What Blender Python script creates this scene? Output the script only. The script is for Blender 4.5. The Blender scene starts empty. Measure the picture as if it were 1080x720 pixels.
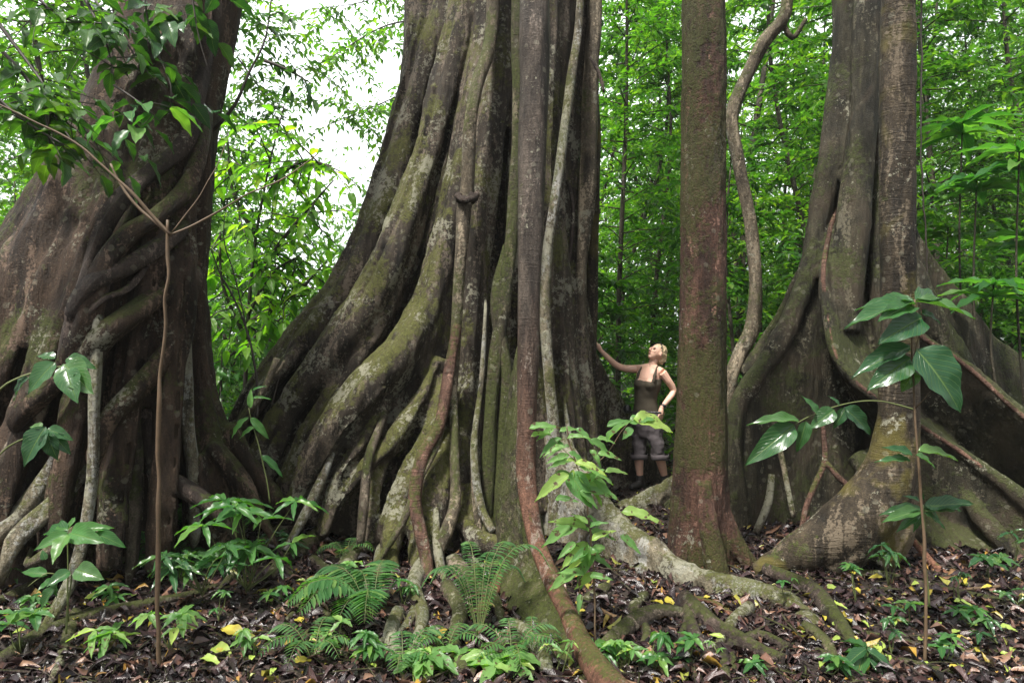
import bpy, math, random
import numpy as np
from mathutils import Vector, Matrix, noise

random.seed(7)
RNG = np.random.default_rng(7)
R = math.radians
SC = bpy.context.scene
COL = SC.collection

# ------------------------------------------------------------------ camera, sky, sun, exposure
CAMZ = 1.7
F = 720.0
cam_d = bpy.data.cameras.new('camera')
cam_d.lens = 24.0
cam_d.sensor_width = 36.0
cam_d.clip_end = 2000.0
cam = bpy.data.objects.new('camera', cam_d)
cam.location = (0, 0, CAMZ)
cam.rotation_euler = (R(90), 0, 0)
COL.objects.link(cam)
SC.camera = cam

SUN_EL, SUN_AZ = 62.0, -140.0      # azimuth from +Y towards +X
world = bpy.data.worlds.new('World')
SC.world = world
world.use_nodes = True
wt = world.node_tree
wt.nodes.clear()
sky = wt.nodes.new('ShaderNodeTexSky')
sky.sky_type = 'NISHITA'
sky.sun_disc = False
sky.sun_elevation = R(SUN_EL)
sky.sun_rotation = R(SUN_AZ)
sky.air_density = 1.0
sky.dust_density = 6.0
sky.ozone_density = 0.6
hsv = wt.nodes.new('ShaderNodeHueSaturation')
hsv.inputs['Saturation'].default_value = 0.35     # thin overcast
bgn = wt.nodes.new('ShaderNodeBackground')
bgn.inputs['Strength'].default_value = 0.15
wo = wt.nodes.new('ShaderNodeOutputWorld')
wt.links.new(sky.outputs[0], hsv.inputs['Color'])
cloud = wt.nodes.new('ShaderNodeMix'); cloud.data_type = 'RGBA'      # bright thin cloud layer over the blue
cloud.inputs[0].default_value = .6
cloud.inputs[7].default_value = (4.4, 4.5, 4.5, 1)
wt.links.new(hsv.outputs[0], cloud.inputs[6])
# the cloud layer is thinner and brighter low in the sky beyond the left-hand gap
wtc = wt.nodes.new('ShaderNodeTexCoord')
dot = wt.nodes.new('ShaderNodeVectorMath'); dot.operation = 'DOT_PRODUCT'
dot.inputs[1].default_value = Vector((-.22, .86, .46)).normalized()
wt.links.new(wtc.outputs['Generated'], dot.inputs[0])
lobe = wt.nodes.new('ShaderNodeMapRange'); lobe.interpolation_type = 'SMOOTHSTEP'
lobe.inputs['From Min'].default_value = .55; lobe.inputs['From Max'].default_value = 1.0
lobe.inputs['To Min'].default_value = 1.0; lobe.inputs['To Max'].default_value = 3.6
wt.links.new(dot.outputs['Value'], lobe.inputs['Value'])
cmul = wt.nodes.new('ShaderNodeVectorMath'); cmul.operation = 'SCALE'
cmul.inputs[0].default_value = (3.9, 4.05, 4.1)
wt.links.new(lobe.outputs[0], cmul.inputs['Scale'])
wt.links.new(cmul.outputs[0], cloud.inputs[7])
wt.links.new(cloud.outputs[2], bgn.inputs[0])
wt.links.new(bgn.outputs[0], wo.inputs[0])

sun_d = bpy.data.lights.new('sun', 'SUN')
sun_d.energy = 5.0
sun_d.angle = R(8)
sun_d.color = (1.0, 0.96, 0.88)
sun = bpy.data.objects.new('sun', sun_d)
COL.objects.link(sun)
sd = Vector((math.sin(R(SUN_AZ)) * math.cos(R(SUN_EL)), math.cos(R(SUN_AZ)) * math.cos(R(SUN_EL)), math.sin(R(SUN_EL))))
sun.rotation_euler = sd.to_track_quat('Z', 'Y').to_euler()

SC.view_settings.view_transform = 'Standard'
SC.view_settings.look = 'None'
SC.view_settings.gamma = 1.0
SC.view_settings.use_curve_mapping = False
SC.view_settings.exposure = 0.8
SC.render.engine = 'CYCLES'
SC.cycles.max_bounces = 6
SC.cycles.diffuse_bounces = 2
SC.cycles.glossy_bounces = 2
SC.cycles.transmission_bounces = 4
SC.cycles.transparent_max_bounces = 4
SC.cycles.use_denoising = True
SC.cycles.caustics_reflective = False
SC.cycles.caustics_refractive = False

# ------------------------------------------------------------------ helpers
def P(u, v, Y):
    return Vector(((u - 540) / F * Y, Y, CAMZ - (v - 360) / F * Y))

def gz(x, y):
    """height of the forest floor"""
    n = noise.noise(Vector((x * .55, y * .55, 3.1))) * .05 + noise.noise(Vector((x * 1.9, y * 1.9, 7.7))) * .025
    far = max(0.0, y - 9.0)
    return n + .012 * far + (.0 if y < 9 else noise.noise(Vector((x * .12, y * .12, 1.0))) * min(1.2, far * .06))

def G(u, v, r=0.0):
    """point on the floor seen at pixel u, v, lifted by r metres"""
    Y = (CAMZ) * F / max(20, (v - 360))
    x = (u - 540) / F * Y
    return Vector((x, Y, gz(x, Y) + r))

def link_mesh(name, verts, faces, mat=None, smooth=True, uvs=None):
    me = bpy.data.meshes.new(name)
    verts = np.asarray(verts, dtype=np.float32)
    if isinstance(faces, np.ndarray):
        nf, k = faces.shape
        me.vertices.add(len(verts)); me.vertices.foreach_set('co', verts.ravel())
        me.loops.add(nf * k); me.loops.foreach_set('vertex_index', faces.astype(np.int32).ravel())
        me.polygons.add(nf)
        me.polygons.foreach_set('loop_start', np.arange(0, nf * k, k, dtype=np.int32))
        me.polygons.foreach_set('loop_total', np.full(nf, k, dtype=np.int32))
        me.update(calc_edges=True)
    else:
        me.from_pydata([tuple(map(float, p)) for p in verts], [], faces)
        me.update()
    if uvs is not None:
        ul = me.uv_layers.new(name='uv')
        ul.data.foreach_set('uv', np.asarray(uvs, dtype=np.float32).ravel())
    if smooth:
        me.polygons.foreach_set('use_smooth', np.ones(len(me.polygons), dtype=bool))
    if mat: me.materials.append(mat)
    o = bpy.data.objects.new(name, me)
    COL.objects.link(o)
    return o

def tag(o, label=None, cat=None, group=None, kind=None):
    if label: o['label'] = label
    if cat: o['category'] = cat
    if group: o['group'] = group
    if kind: o['kind'] = kind
    return o

def thing(name, loc, label, cat, group=None):
    o = bpy.data.objects.new(name, None)
    o.empty_display_size = .1
    o.location = loc
    COL.objects.link(o)
    return tag(o, label, cat, group)

def adopt(child, parent):
    """parent a mesh whose vertices are in world space to an Empty"""
    child.parent = parent
    child.matrix_parent_inverse = Matrix.Translation(-parent.location)
    return child

def copy_tree(o, loc, rz, s, label, group=None):
    c = o.copy(); COL.objects.link(c)
    c.location = loc; c.rotation_euler = (0, 0, rz); c.scale = (s, s, s)
    c['label'] = label
    if group: c['group'] = group
    for ch in o.children:
        d = ch.copy(); COL.objects.link(d); d.parent = c
    return c

def cr(pts, rad, step=.06):
    """Catmull-Rom resampling of a path with radii"""
    pts = [Vector(p) for p in pts]
    if len(pts) < 3:
        pts = [pts[0], (pts[0] + pts[-1]) / 2, pts[-1]]
        rad = [rad[0], (rad[0] + rad[-1]) / 2, rad[-1]]
    e = [pts[0] * 2 - pts[1]] + pts + [pts[-1] * 2 - pts[-2]]
    er = [rad[0]] + list(rad) + [rad[-1]]
    op, orr = [], []
    for i in range(1, len(e) - 2):
        n = max(2, int((e[i + 1] - e[i]).length / step))
        for k in range(n):
            t = k / n
            t2, t3 = t * t, t * t * t
            f = lambda a, b, c, d: .5 * ((2 * b) + (c - a) * t + (2 * a - 5 * b + 4 * c - d) * t2 + (3 * b - a - 3 * c + d) * t3)
            op.append(f(e[i - 1], e[i], e[i + 1], e[i + 2]))
            orr.append(max(1e-4, er[i] * (1 - t) + er[i + 1] * t))
    op.append(pts[-1]); orr.append(rad[-1])
    return op, orr

class MB:
    """collects shapes for one mesh"""
    def __init__(s): s.v = []; s.f = []
    def ring_loft(s, rings, cap=True):
        b = len(s.v); n = len(rings[0])
        for r in rings: s.v.extend(r)
        for i in range(len(rings) - 1):
            for k in range(n):
                a = b + i * n + k; c = b + i * n + (k + 1) % n
                s.f.append((a, c, c + n, a + n))
        if cap:
            for idx, flip in ((0, True), (len(rings) - 1, False)):
                m = sum((Vector(q) for q in rings[idx]), Vector()) / n
                s.v.append(m); ci = len(s.v) - 1
                for k in range(n):
                    a = b + idx * n + k; c = b + idx * n + (k + 1) % n
                    s.f.append((c, a, ci) if flip else (a, c, ci))
    def tube(s, pts, rad, n=10, step=.06, rough=0.0, seed=0.0, flat=1.0):
        op, orr = cr(pts, rad, step)
        t0 = (op[1] - op[0]).normalized()
        up = Vector((0, 0, 1)) if abs(t0.z) < .9 else Vector((0, 1, 0))
        x = t0.cross(up).normalized()
        rings = []
        for i, p in enumerate(op):
            t = (op[min(i + 1, len(op) - 1)] - op[max(i - 1, 0)])
            if t.length < 1e-6: t = t0
            t.normalize(); t0 = t
            x = (x - t * x.dot(t))
            if x.length < 1e-5: x = t.cross(Vector((0, 0, 1)))
            x.normalize(); y = t.cross(x)
            r = orr[i]; ring = []
            for k in range(n):
                a = 2 * math.pi * k / n
                q = r
                if rough:
                    q *= 1 + rough * noise.noise(Vector((math.cos(a) * 1.3 + seed, math.sin(a) * 1.3, i * step * 2.2 + seed)))
                ring.append(p + x * (math.cos(a) * q) + y * (math.sin(a) * q * flat))
            rings.append(ring)
        s.ring_loft(rings)
    def pt(s, L, **k):
        """tube from pixel tuples (u, v, Y, r_px)"""
        s.tube([P(a[0], a[1], a[2]) for a in L], [a[3] * a[2] / F for a in L], **k)
    def fold(s, L, deco=2, rr=(1.4, 3.4), **k):
        s.pt([(u, v, Y + r * .25 * Y / F, r * .86) for u, v, Y, r in L], **k)
        w0 = random.uniform(-.25, .25)
        s.pt([(u + r * w0, v, Y - r * .62 * Y / F, r * .46) for u, v, Y, r in L], n=10)
        for j in range(deco):
            ph = random.uniform(-1.25, 1.0); dr = random.uniform(-.5, .5)
            i0 = random.randint(0, max(0, len(L) - 5)); q = []
            r1 = random.uniform(*rr)
            for i in range(i0, len(L)):
                u, v, Y, r = L[i]; a = ph + dr * (i - i0) / 4
                q.append((u + math.sin(a) * r * .93, v, Y - math.cos(a) * r * .93 * Y / F, r1 * (.35 if i == i0 else 1)))
            if len(q) > 2: s.pt(q, n=8)
    def fin(s, A, B, n=6):
        """thick sheet between a ridge line A and an inner line B, pixel tuples"""
        m = min(len(A), len(B))
        pa, ra = cr([P(a[0], a[1], a[2]) for a in A[:m]], [a[3] * a[2] / F for a in A[:m]], 1e9)
        rings = []
        def dense(L):
            out = []
            pts = [P(a[0], a[1], a[2]) for a in L]; rad = [a[3] * a[2] / F for a in L]
            e = [pts[0] * 2 - pts[1]] + pts + [pts[-1] * 2 - pts[-2]]
            for i in range(1, len(e) - 2):
                for k in range(5):
                    t = k / 5; t2 = t * t; t3 = t2 * t
                    q = .5 * ((2 * e[i]) + (e[i + 1] - e[i - 1]) * t + (2 * e[i - 1] - 5 * e[i] + 4 * e[i + 1] - e[i + 2]) * t2 + (3 * e[i] - e[i - 1] - 3 * e[i + 1] + e[i + 2]) * t3)
                    out.append((q, rad[i - 1] * (1 - t) + rad[min(i, len(rad) - 1)] * t))
            out.append((pts[-1], rad[-1]))
            return out
        DA, DB = dense(A[:m]), dense(B[:m])
        for i in range(len(DA)):
            a, r1 = DA[i]; b, r2 = DB[i]
            d = (b - a).normalized()
            t = (DA[min(i + 1, len(DA) - 1)][0] - DA[max(i - 1, 0)][0]).normalized()
            nn = d.cross(t)
            if nn.length < 1e-4: nn = Vector((0, 1, 0))
            nn.normalize()
            ring = []
            for k in range(n):
                an = -math.pi / 2 + math.pi * k / (n - 1)
                ring.append(a - d * (math.cos(an) * r1) + nn * (math.sin(an) * r1))
            for k in range(n):
                an = -math.pi / 2 + math.pi * k / (n - 1)
                ring.append(b + d * (math.cos(an) * r2) - nn * (math.sin(an) * r2))
            rings.append(ring)
        s.ring_loft(rings)
    def ellipsoid(s, c, rx, ry, rz, M=None, nu=14, nv=9):
        rings = []
        for j in range(1, nv):
            th = math.pi * j / nv
            ring = []
            for k in range(nu):
                a = 2 * math.pi * k / nu
                q = Vector((rx * math.sin(th) * math.cos(a), ry * math.sin(th) * math.sin(a), rz * math.cos(th)))
                if M: q = M @ q
                ring.append(Vector(c) + q)
            rings.append(ring)
        s.ring_loft(rings)
    def build(s, name, mat, parent=None, smooth=True):
        o = link_mesh(name, [tuple(p) for p in s.v], s.f, mat, smooth)
        if parent: adopt(o, parent)
        return o
    def fuse(s, name, mat, parent=None, voxel=.03, smooth=3, disp=None):
        tmp = link_mesh('tmp', [tuple(p) for p in s.v], s.f)
        m = tmp.modifiers.new('r', 'REMESH'); m.mode = 'VOXEL'; m.voxel_size = voxel
        if smooth:
            m2 = tmp.modifiers.new('s', 'SMOOTH'); m2.factor = .5; m2.iterations = smooth
        dg = bpy.context.evaluated_depsgraph_get()
        me = bpy.data.meshes.new_from_object(tmp.evaluated_get(dg))
        old = tmp.data
        bpy.data.objects.remove(tmp); bpy.data.meshes.remove(old)
        me.name = name
        if disp:
            n = len(me.vertices)
            co = np.empty(n * 3, np.float32); me.vertices.foreach_get('co', co); co = co.reshape(-1, 3)
            no = np.empty(n * 3, np.float32); me.vertices.foreach_get('normal', no); no = no.reshape(-1, 3)
            nn = noise.noise
            for amp, sx, sz in disp:
                q = co * np.array((sx, sx, sz), np.float32)
                d = np.fromiter((nn(p) for p in q.tolist()), np.float32, n)
                co = co + no * (d * amp)[:, None]
            me.vertices.foreach_set('co', co.ravel())
        me.polygons.foreach_set('use_smooth', np.ones(len(me.polygons), dtype=bool))
        me.materials.clear(); me.materials.append(mat); me.update()
        o = bpy.data.objects.new(name, me); COL.objects.link(o)
        if parent: adopt(o, parent)
        return o

# ------------------------------------------------------------------ materials
def nt_new(name):
    m = bpy.data.materials.new(name); m.use_nodes = True
    t = m.node_tree; t.nodes.clear()
    return m, t

class N:
    def __init__(s, t): s.t = t
    def n(s, typ, **k):
        x = s.t.nodes.new(typ)
        for a, b in k.items(): setattr(x, a, b)
        return x
    def l(s, a, b): s.t.links.new(a, b)
    def noise(s, vec, scale, detail=6, rough=.6, dist=0.0):
        x = s.n('ShaderNodeTexNoise'); x.inputs['Scale'].default_value = scale
        x.inputs['Detail'].default_value = detail; x.inputs['Roughness'].default_value = rough
        x.inputs['Distortion'].default_value = dist
        s.l(vec, x.inputs['Vector']); return x.outputs['Fac']
    def ramp(s, fac, stops):
        x = s.n('ShaderNodeValToRGB'); e = x.color_ramp.elements
        while len(e) > 1: e.remove(e[-1])
        e[0].position = stops[0][0]; e[0].color = c4(stops[0][1])
        for p, c in stops[1:]:
            q = e.new(p); q.color = c4(c)
        s.l(fac, x.inputs[0]); return x.outputs[0]
    def mix(s, fac, a, b, typ='MIX'):
        x = s.n('ShaderNodeMix', data_type='RGBA', blend_type=typ)
        for v, i in ((fac, 0), (a, 6), (b, 7)):
            if isinstance(v, (int, float)): x.inputs[i].default_value = v
            elif isinstance(v, tuple): x.inputs[i].default_value = c4(v)
            else: s.l(v, x.inputs[i])
        return x.outputs[2]
    def math(s, op, a, b=0.0, c=None):
        x = s.n('ShaderNodeMath', operation=op)
        for v, i in ((a, 0), (b, 1), (c, 2)):
            if v is None: continue
            if isinstance(v, (int, float)): x.inputs[i].default_value = v
            else: s.l(v, x.inputs[i])
        return x.outputs[0]

def c4(c):
    if isinstance(c, (int, float)): return (c, c, c, 1)
    return (c[0], c[1], c[2], 1)

def bark(name, dark, light, moss=.35, lichen=.25, fib=4.0, bump=.6, rough=.75, mosscol=(.040, .050, .010), lich=(.34, .33, .25), rings=0.0, patch=None, moss_up=.25, pale=.4, grad=None):
    m, t = nt_new(name); k = N(t)
    tc = k.n('ShaderNodeTexCoord'); geo = k.n('ShaderNodeNewGeometry')
    mp = k.n('ShaderNodeMapping'); mp.inputs['Scale'].default_value = (1, 1, 1 / fib)
    k.l(tc.outputs['Object'], mp.inputs['Vector'])
    ob = tc.outputs['Object']
    n1 = k.noise(mp.outputs[0], 7, 10, .65, .4)
    n2 = k.noise(mp.outputs[0], 38, 6, .7)
    n3 = k.noise(ob, 2.2, 5, .6)
    base = k.ramp(n1, [(.32, dark), (.5, tuple((a + b) / 2 for a, b in zip(dark, light))), (.68, light)])
    if grad:                                  # young reddish bark near the ground
        zs = k.n('ShaderNodeSeparateXYZ'); k.l(ob, zs.inputs[0])
        zz = k.math('ADD', zs.outputs[2], k.math('MULTIPLY', k.math('SUBTRACT', k.noise(mp.outputs[0], 3, 5, .7), .5), 1.6))
        gf = k.n('ShaderNodeMapRange'); gf.inputs['From Min'].default_value = grad[0]; gf.inputs['From Max'].default_value = grad[1]
        k.l(zz, gf.inputs['Value'])
        base = k.mix(gf.outputs[0], k.ramp(n1, [(.32, grad[2]), (.68, grad[3])]), base)
    fine = k.ramp(n2, [(.3, .45), (.7, 1.25)])
    col = k.mix(.85, base, fine, 'MULTIPLY')
    mps = k.n('ShaderNodeMapping'); mps.inputs['Scale'].default_value = (1, 1, .12)
    k.l(ob, mps.inputs['Vector'])
    streak = k.noise(mps.outputs[0], 5.5, 7, .65, .3)
    col = k.mix(.8, col, k.ramp(streak, [(.36, .38), (.5, .95), (.66, 1.35)]), 'MULTIPLY')
    speck = k.noise(ob, 85, 3, .7)
    col = k.mix(.6, col, k.ramp(speck, [(.34, .35), (.5, 1.0), (.68, 1.6)]), 'MULTIPLY')
    if patch:
        pf = k.ramp(k.noise(ob, 1.7, 4, .6, .6), [(.5, 0), (.6, 1)])
        col = k.mix(k.math('MULTIPLY', pf, .7), col, patch)
    mpp = k.n('ShaderNodeMapping'); mpp.inputs['Scale'].default_value = (1, 1, .22); mpp.inputs['Location'].default_value = (3, 5, 9)
    k.l(ob, mpp.inputs['Vector'])
    ps = k.math('ADD', k.noise(mpp.outputs[0], 6, 6, .7, .5), k.math('MULTIPLY', k.math('SUBTRACT', k.noise(ob, 40, 4, .7), .5), .5))
    psr = k.ramp(ps, [(.60 - pale * .1, 0), (.66 - pale * .1, 1)])
    col = k.mix(k.math('MULTIPLY', psr, .7), col, tuple(min(.34, a * 2.0 + .02) for a in light))
    # moss: large patches broken by fine noise, more on upward faces
    sep = k.n('ShaderNodeSeparateXYZ'); k.l(geo.outputs['Normal'], sep.inputs[0])
    mm = k.math('ADD', k.noise(ob, 1.6, 6, .7), k.math('MULTIPLY', sep.outputs[2], moss_up))
    mm = k.math('ADD', mm, k.math('MULTIPLY', k.math('SUBTRACT', k.noise(ob, 22, 4, .7), .5), .5))
    mf = k.math('MULTIPLY', k.ramp(mm, [(.74 - moss * .5, 0), (.82 - moss * .5, 1)]), k.ramp(k.noise(ob, 60, 3, .7), [(.36, .25), (.52, 1)]))
    mcol = k.mix(k.noise(ob, 45, 3, .6), tuple(a * .35 for a in mosscol), tuple(a * 2.1 for a in mosscol))
    col = k.mix(k.math('MULTIPLY', mf, .85), col, mcol)
    # lichen: pale crusts with crisp edges
    lf = k.math('ADD', k.noise(ob, 2.6, 4, .6, .3), k.math('MULTIPLY', k.math('SUBTRACT', k.noise(ob, 26, 7, .75), .5), 1.0))
    lf = k.ramp(lf, [(.74 - lichen * .5, 0), (.775 - lichen * .5, 1)])
    vo = k.n('ShaderNodeTexVoronoi'); vo.inputs['Scale'].default_value = 11.0; k.l(ob, vo.inputs['Vector'])
    vd = k.math('ADD', vo.outputs['Distance'], k.math('MULTIPLY', k.math('SUBTRACT', k.noise(ob, 50, 3), .5), .25))
    disc = k.math('MULTIPLY', k.ramp(vd, [(.22, 1), (.25, 0)]), k.ramp(k.noise(ob, 2.4, 3), [(.53 - lichen * .2, 0), (.57 - lichen * .2, 1)]))
    lf = k.math('MAXIMUM', lf, k.math('MULTIPLY', disc, .3))
    lcol = k.mix(k.noise(ob, 30, 4, .6), tuple(a * .55 for a in lich), lich)
    col = k.mix(k.math('MULTIPLY', lf, .75), col, lcol)
    bs = k.n('ShaderNodeBsdfPrincipled')
    k.l(col, bs.inputs['Base Color'])
    rr = k.ramp(n3, [(.35, rough - .22), (.65, min(1, rough + .1))])
    k.l(rr, bs.inputs['Roughness'])
    bs.inputs['Specular IOR Level'].default_value = .22
    h = k.math('ADD', k.math('MULTIPLY', n1, .9), k.math('MULTIPLY', n2, .45))
    h = k.math('ADD', h, k.math('MULTIPLY', speck, .25))
    h = k.math('ADD', h, k.math('MULTIPLY', streak, .8))
    h = k.math('ADD', h, k.math('MULTIPLY', lf, .12))
    h = k.math('ADD', h, k.math('MULTIPLY', mf, .15))
    if rings:
        mp2 = k.n('ShaderNodeMapping'); mp2.inputs['Scale'].default_value = (.6, .6, 9)
        k.l(ob, mp2.inputs['Vector'])
        rg = k.ramp(k.noise(mp2.outputs[0], 2.2, 4, .6), [(.5, 0), (.56, 1), (.62, 0)])
        h = k.math('ADD', h, k.math('MULTIPLY', rg, rings))
    b = k.n('ShaderNodeBump'); b.inputs['Strength'].default_value = bump; b.inputs['Distance'].default_value = .09
    k.l(h, b.inputs['Height']); k.l(b.outputs[0], bs.inputs['Normal'])
    o = k.n('ShaderNodeOutputMaterial'); k.l(bs.outputs[0], o.inputs[0])
    return m

def leafmat(name, a, b, trans=.45, rough=.38, vein=.5, spec=.5, tcol=None, spots=0.0, ov=.15):
    m, t = nt_new(name); k = N(t)
    geo = k.n('ShaderNodeNewGeometry'); uv = k.n('ShaderNodeUVMap')
    sep = k.n('ShaderNodeSeparateXYZ'); k.l(uv.outputs[0], sep.inputs[0])
    rnd = geo.outputs['Random Per Island']
    tc = k.n('ShaderNodeTexCoord')
    col = k.ramp(rnd, [(0, a), (.45, tuple((x + y) / 2 for x, y in zip(a, b))), (.8, b), (1, (b[0] * 1.9, b[1] * 1.35, b[2]))])
    col = k.mix(.5, col, k.ramp(k.noise(tc.outputs['Object'], 9, 3), [(.3, .6), (.7, 1.3)]), 'MULTIPLY')
    oi = k.n('ShaderNodeObjectInfo')
    col = k.mix(ov, col, k.ramp(oi.outputs['Random'], [(0, (.6, .72, .75)), (.5, (1, 1, 1)), (1, (1.55, 1.3, .8))]), 'MULTIPLY')
    # midrib and side veins from the leaf's own map
    ax = k.math('ABSOLUTE', k.math('SUBTRACT', sep.outputs[0], .5))
    mid = k.ramp(ax, [(.0, 1), (.035, 0)])
    sv = k.math('SINE', k.math('MULTIPLY', k.math('SUBTRACT', sep.outputs[1], k.math('MULTIPLY', ax, .7)), 62))
    svr = k.ramp(sv, [(.86, 0), (1, 1)])
    vf = k.math('MULTIPLY', k.math('MAXIMUM', mid, k.math('MULTIPLY', svr, .45)), vein)
    col = k.mix(vf, col, (.22, .33, .1))
    if spots:
        sp = k.ramp(k.noise(tc.outputs['Object'], 26, 3, .6), [(.66 - spots * .1, 0), (.7 - spots * .1, 1)])
        col = k.mix(sp, col, (.09, .06, .03))
    bs = k.n('ShaderNodeBsdfPrincipled'); k.l(col, bs.inputs['Base Color'])
    bs.inputs['Roughness'].default_value = rough; bs.inputs['Specular IOR Level'].default_value = spec
    bp = k.n('ShaderNodeBump'); bp.inputs['Strength'].default_value = .5; bp.inputs['Distance'].default_value = .006
    k.l(k.math('MULTIPLY', k.math('MAXIMUM', svr, mid), -1.0), bp.inputs['Height']); k.l(bp.outputs[0], bs.inputs['Normal'])
    tr = k.n('ShaderNodeBsdfTranslucent')
    tint = tcol or (1.6, 1.9, .5)
    k.l(k.mix(1.0, col, tint, 'MULTIPLY'), tr.inputs[0])
    mx = k.n('ShaderNodeMixShader'); mx.inputs[0].default_value = trans
    k.l(bs.outputs[0], mx.inputs[1]); k.l(tr.outputs[0], mx.inputs[2])
    o = k.n('ShaderNodeOutputMaterial'); k.l(mx.outputs[0], o.inputs[0])
    return m

def plain(name, col, rough=.6, var=.25, scale=12.0, bump=.2, dist=.01, spec=.4, sub=0.0):
    m, t = nt_new(name); k = N(t)
    tc = k.n('ShaderNodeTexCoord')
    f = k.noise(tc.outputs['Object'], scale, 6, .65)
    c = k.ramp(f, [(.3, tuple(x * (1 - var) for x in col)), (.7, tuple(min(1, x * (1 + var)) for x in col))])
    bs = k.n('ShaderNodeBsdfPrincipled'); k.l(c, bs.inputs['Base Color'])
    bs.inputs['Roughness'].default_value = rough; bs.inputs['Specular IOR Level'].default_value = spec
    if sub:
        bs.inputs['Subsurface Weight'].default_value = sub
        bs.inputs['Subsurface Radius'].default_value = (.012, .004, .002)
    b = k.n('ShaderNodeBump'); b.inputs['Strength'].default_value = bump; b.inputs['Distance'].default_value = dist
    k.l(f, b.inputs['Height']); k.l(b.outputs[0], bs.inputs['Normal'])
    o = k.n('ShaderNodeOutputMaterial'); k.l(bs.outputs[0], o.inputs[0])
    return m

M = {}
M['fig'] = bark('fig_bark', (.010, .008, .006), (.080, .062, .045), moss=.40, lichen=.30, pale=.7, mosscol=(.070, .074, .018), fib=5, bump=.7)
M['fig_left'] = bark('red_brown_fig_bark', (.010, .007, .005), (.085, .055, .037), moss=.32, lichen=.14, fib=5, bump=.8)
M['fig_right'] = bark('olive_fig_bark', (.007, .007, .0045), (.055, .048, .030), moss=.42, lichen=.13, mosscol=(.035, .042, .012), pale=.2, fib=5, bump=.6, patch=(.055, .042, .028))
M['root'] = bark('root_bark', (.025, .019, .014), (.15, .12, .09), moss=.36, lichen=.24, fib=2, bump=.7, lich=(.36, .35, .25))
M['pale_root'] = bark('pale_root_bark', (.035, .030, .020), (.25, .215, .15), moss=.38, lichen=.40, pale=.9, mosscol=(.06, .066, .016), fib=1.6, bump=.7)
M['dark_root'] = bark('dark_root_bark', (.025, .019, .016), (.08, .058, .047), moss=.2, lichen=.08, fib=2, bump=.7)
M['red_root'] = bark('red_root_bark', (.10, .045, .028), (.24, .115, .072), moss=.16, lichen=.02, fib=2.5, bump=.5, rings=.3, pale=-.3)
M['red_stem'] = bark('red_stem_bark', (.05, .026, .019), (.17, .095, .068), pale=.1, moss=.22, lichen=.06, fib=4, bump=.6, rings=.18)
M['mossy'] = bark('mossy_stem_bark', (.02, .018, .011), (.09, .076, .045), moss=.60, lichen=.12, fib=3, bump=.8)
M['brown'] = bark('ruddy_trunk_bark', (.020, .011, .008), (.130, .068, .048), pale=.0, moss=.60, mosscol=(.035, .040, .009), lichen=.08, fib=5, bump=.8, moss_up=.1)
M['slender'] = bark('olive_trunk_bark', (.013, .010, .007), (.066, .050, .032), moss_up=.05, moss=.24, lichen=.10, fib=4, bump=.5, rings=.12, patch=(.10, .085, .02))
M['liana'] = bark('liana_bark', (.04, .032, .022), (.16, .13, .09), moss=.34, lichen=.2, fib=2, bump=.6)
M['thin_trunk'] = bark('thin_trunk_bark', (.02, .018, .012), (.08, .068, .048), moss=.3, lichen=.12, fib=3, bump=.4)
M['grey_stem'] = bark('grey_stem_bark', (.024, .019, .016), (.105, .084, .068), moss=.14, lichen=.12, fib=4, bump=.6, rings=.05, pale=.1, grad=(.5, 2.0, (.075, .034, .022), (.19, .095, .062)))
M['stem'] = plain('green_stem', (.09, .11, .035), .55)
M['tan_stem'] = plain('tan_stem', (.10, .066, .038), .6, scale=30)
M['bare_twig'] = plain('bare_twig', (.36, .30, .19), .6, scale=30)
M['dark_twig'] = plain('dark_twig', (.03, .023, .018), .6, scale=30)
M['leaf_bg'] = leafmat('thicket_leaf', (.024, .088, .018), (.078, .19, .030), ov=.8, trans=.5, rough=.32, vein=.15)
M['leaf_bg2'] = leafmat('thicket_leaf_yellowish', (.036, .12, .018), (.12, .26, .034), ov=.7, trans=.55, rough=.32, vein=.15)
M['leaf_mid'] = leafmat('shrub_leaf', (.035, .11, .014), (.085, .19, .025), trans=.5, rough=.35, vein=.4)
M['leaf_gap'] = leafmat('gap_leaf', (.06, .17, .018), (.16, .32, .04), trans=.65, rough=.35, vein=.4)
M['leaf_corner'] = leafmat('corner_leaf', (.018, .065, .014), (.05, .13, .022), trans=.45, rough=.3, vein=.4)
M['leaf_dark'] = leafmat('glossy_dark_leaf', (.018, .068, .026), (.04, .115, .036), trans=.3, rough=.25, vein=.5)
M['leaf_light'] = leafmat('pale_green_leaf', (.09, .22, .06), (.18, .34, .10), trans=.45, rough=.4, vein=.6, spots=.6)
M['leaf_fresh'] = leafmat('fresh_green_leaf', (.028, .115, .030), (.075, .205, .055), trans=.45, rough=.35, vein=.6)
M['fern'] = leafmat('fern_leaf', (.035, .12, .035), (.085, .20, .06), trans=.45, rough=.45, vein=.1)
M['yellow_leaf'] = leafmat('fallen_yellow_leaf', (.36, .36, .06), (.52, .40, .05), trans=.25, rough=.4, vein=.3)
M['lime_leaf'] = leafmat('fallen_lime_leaf', (.20, .32, .05), (.34, .42, .09), trans=.25, rough=.4, vein=.3)

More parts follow.
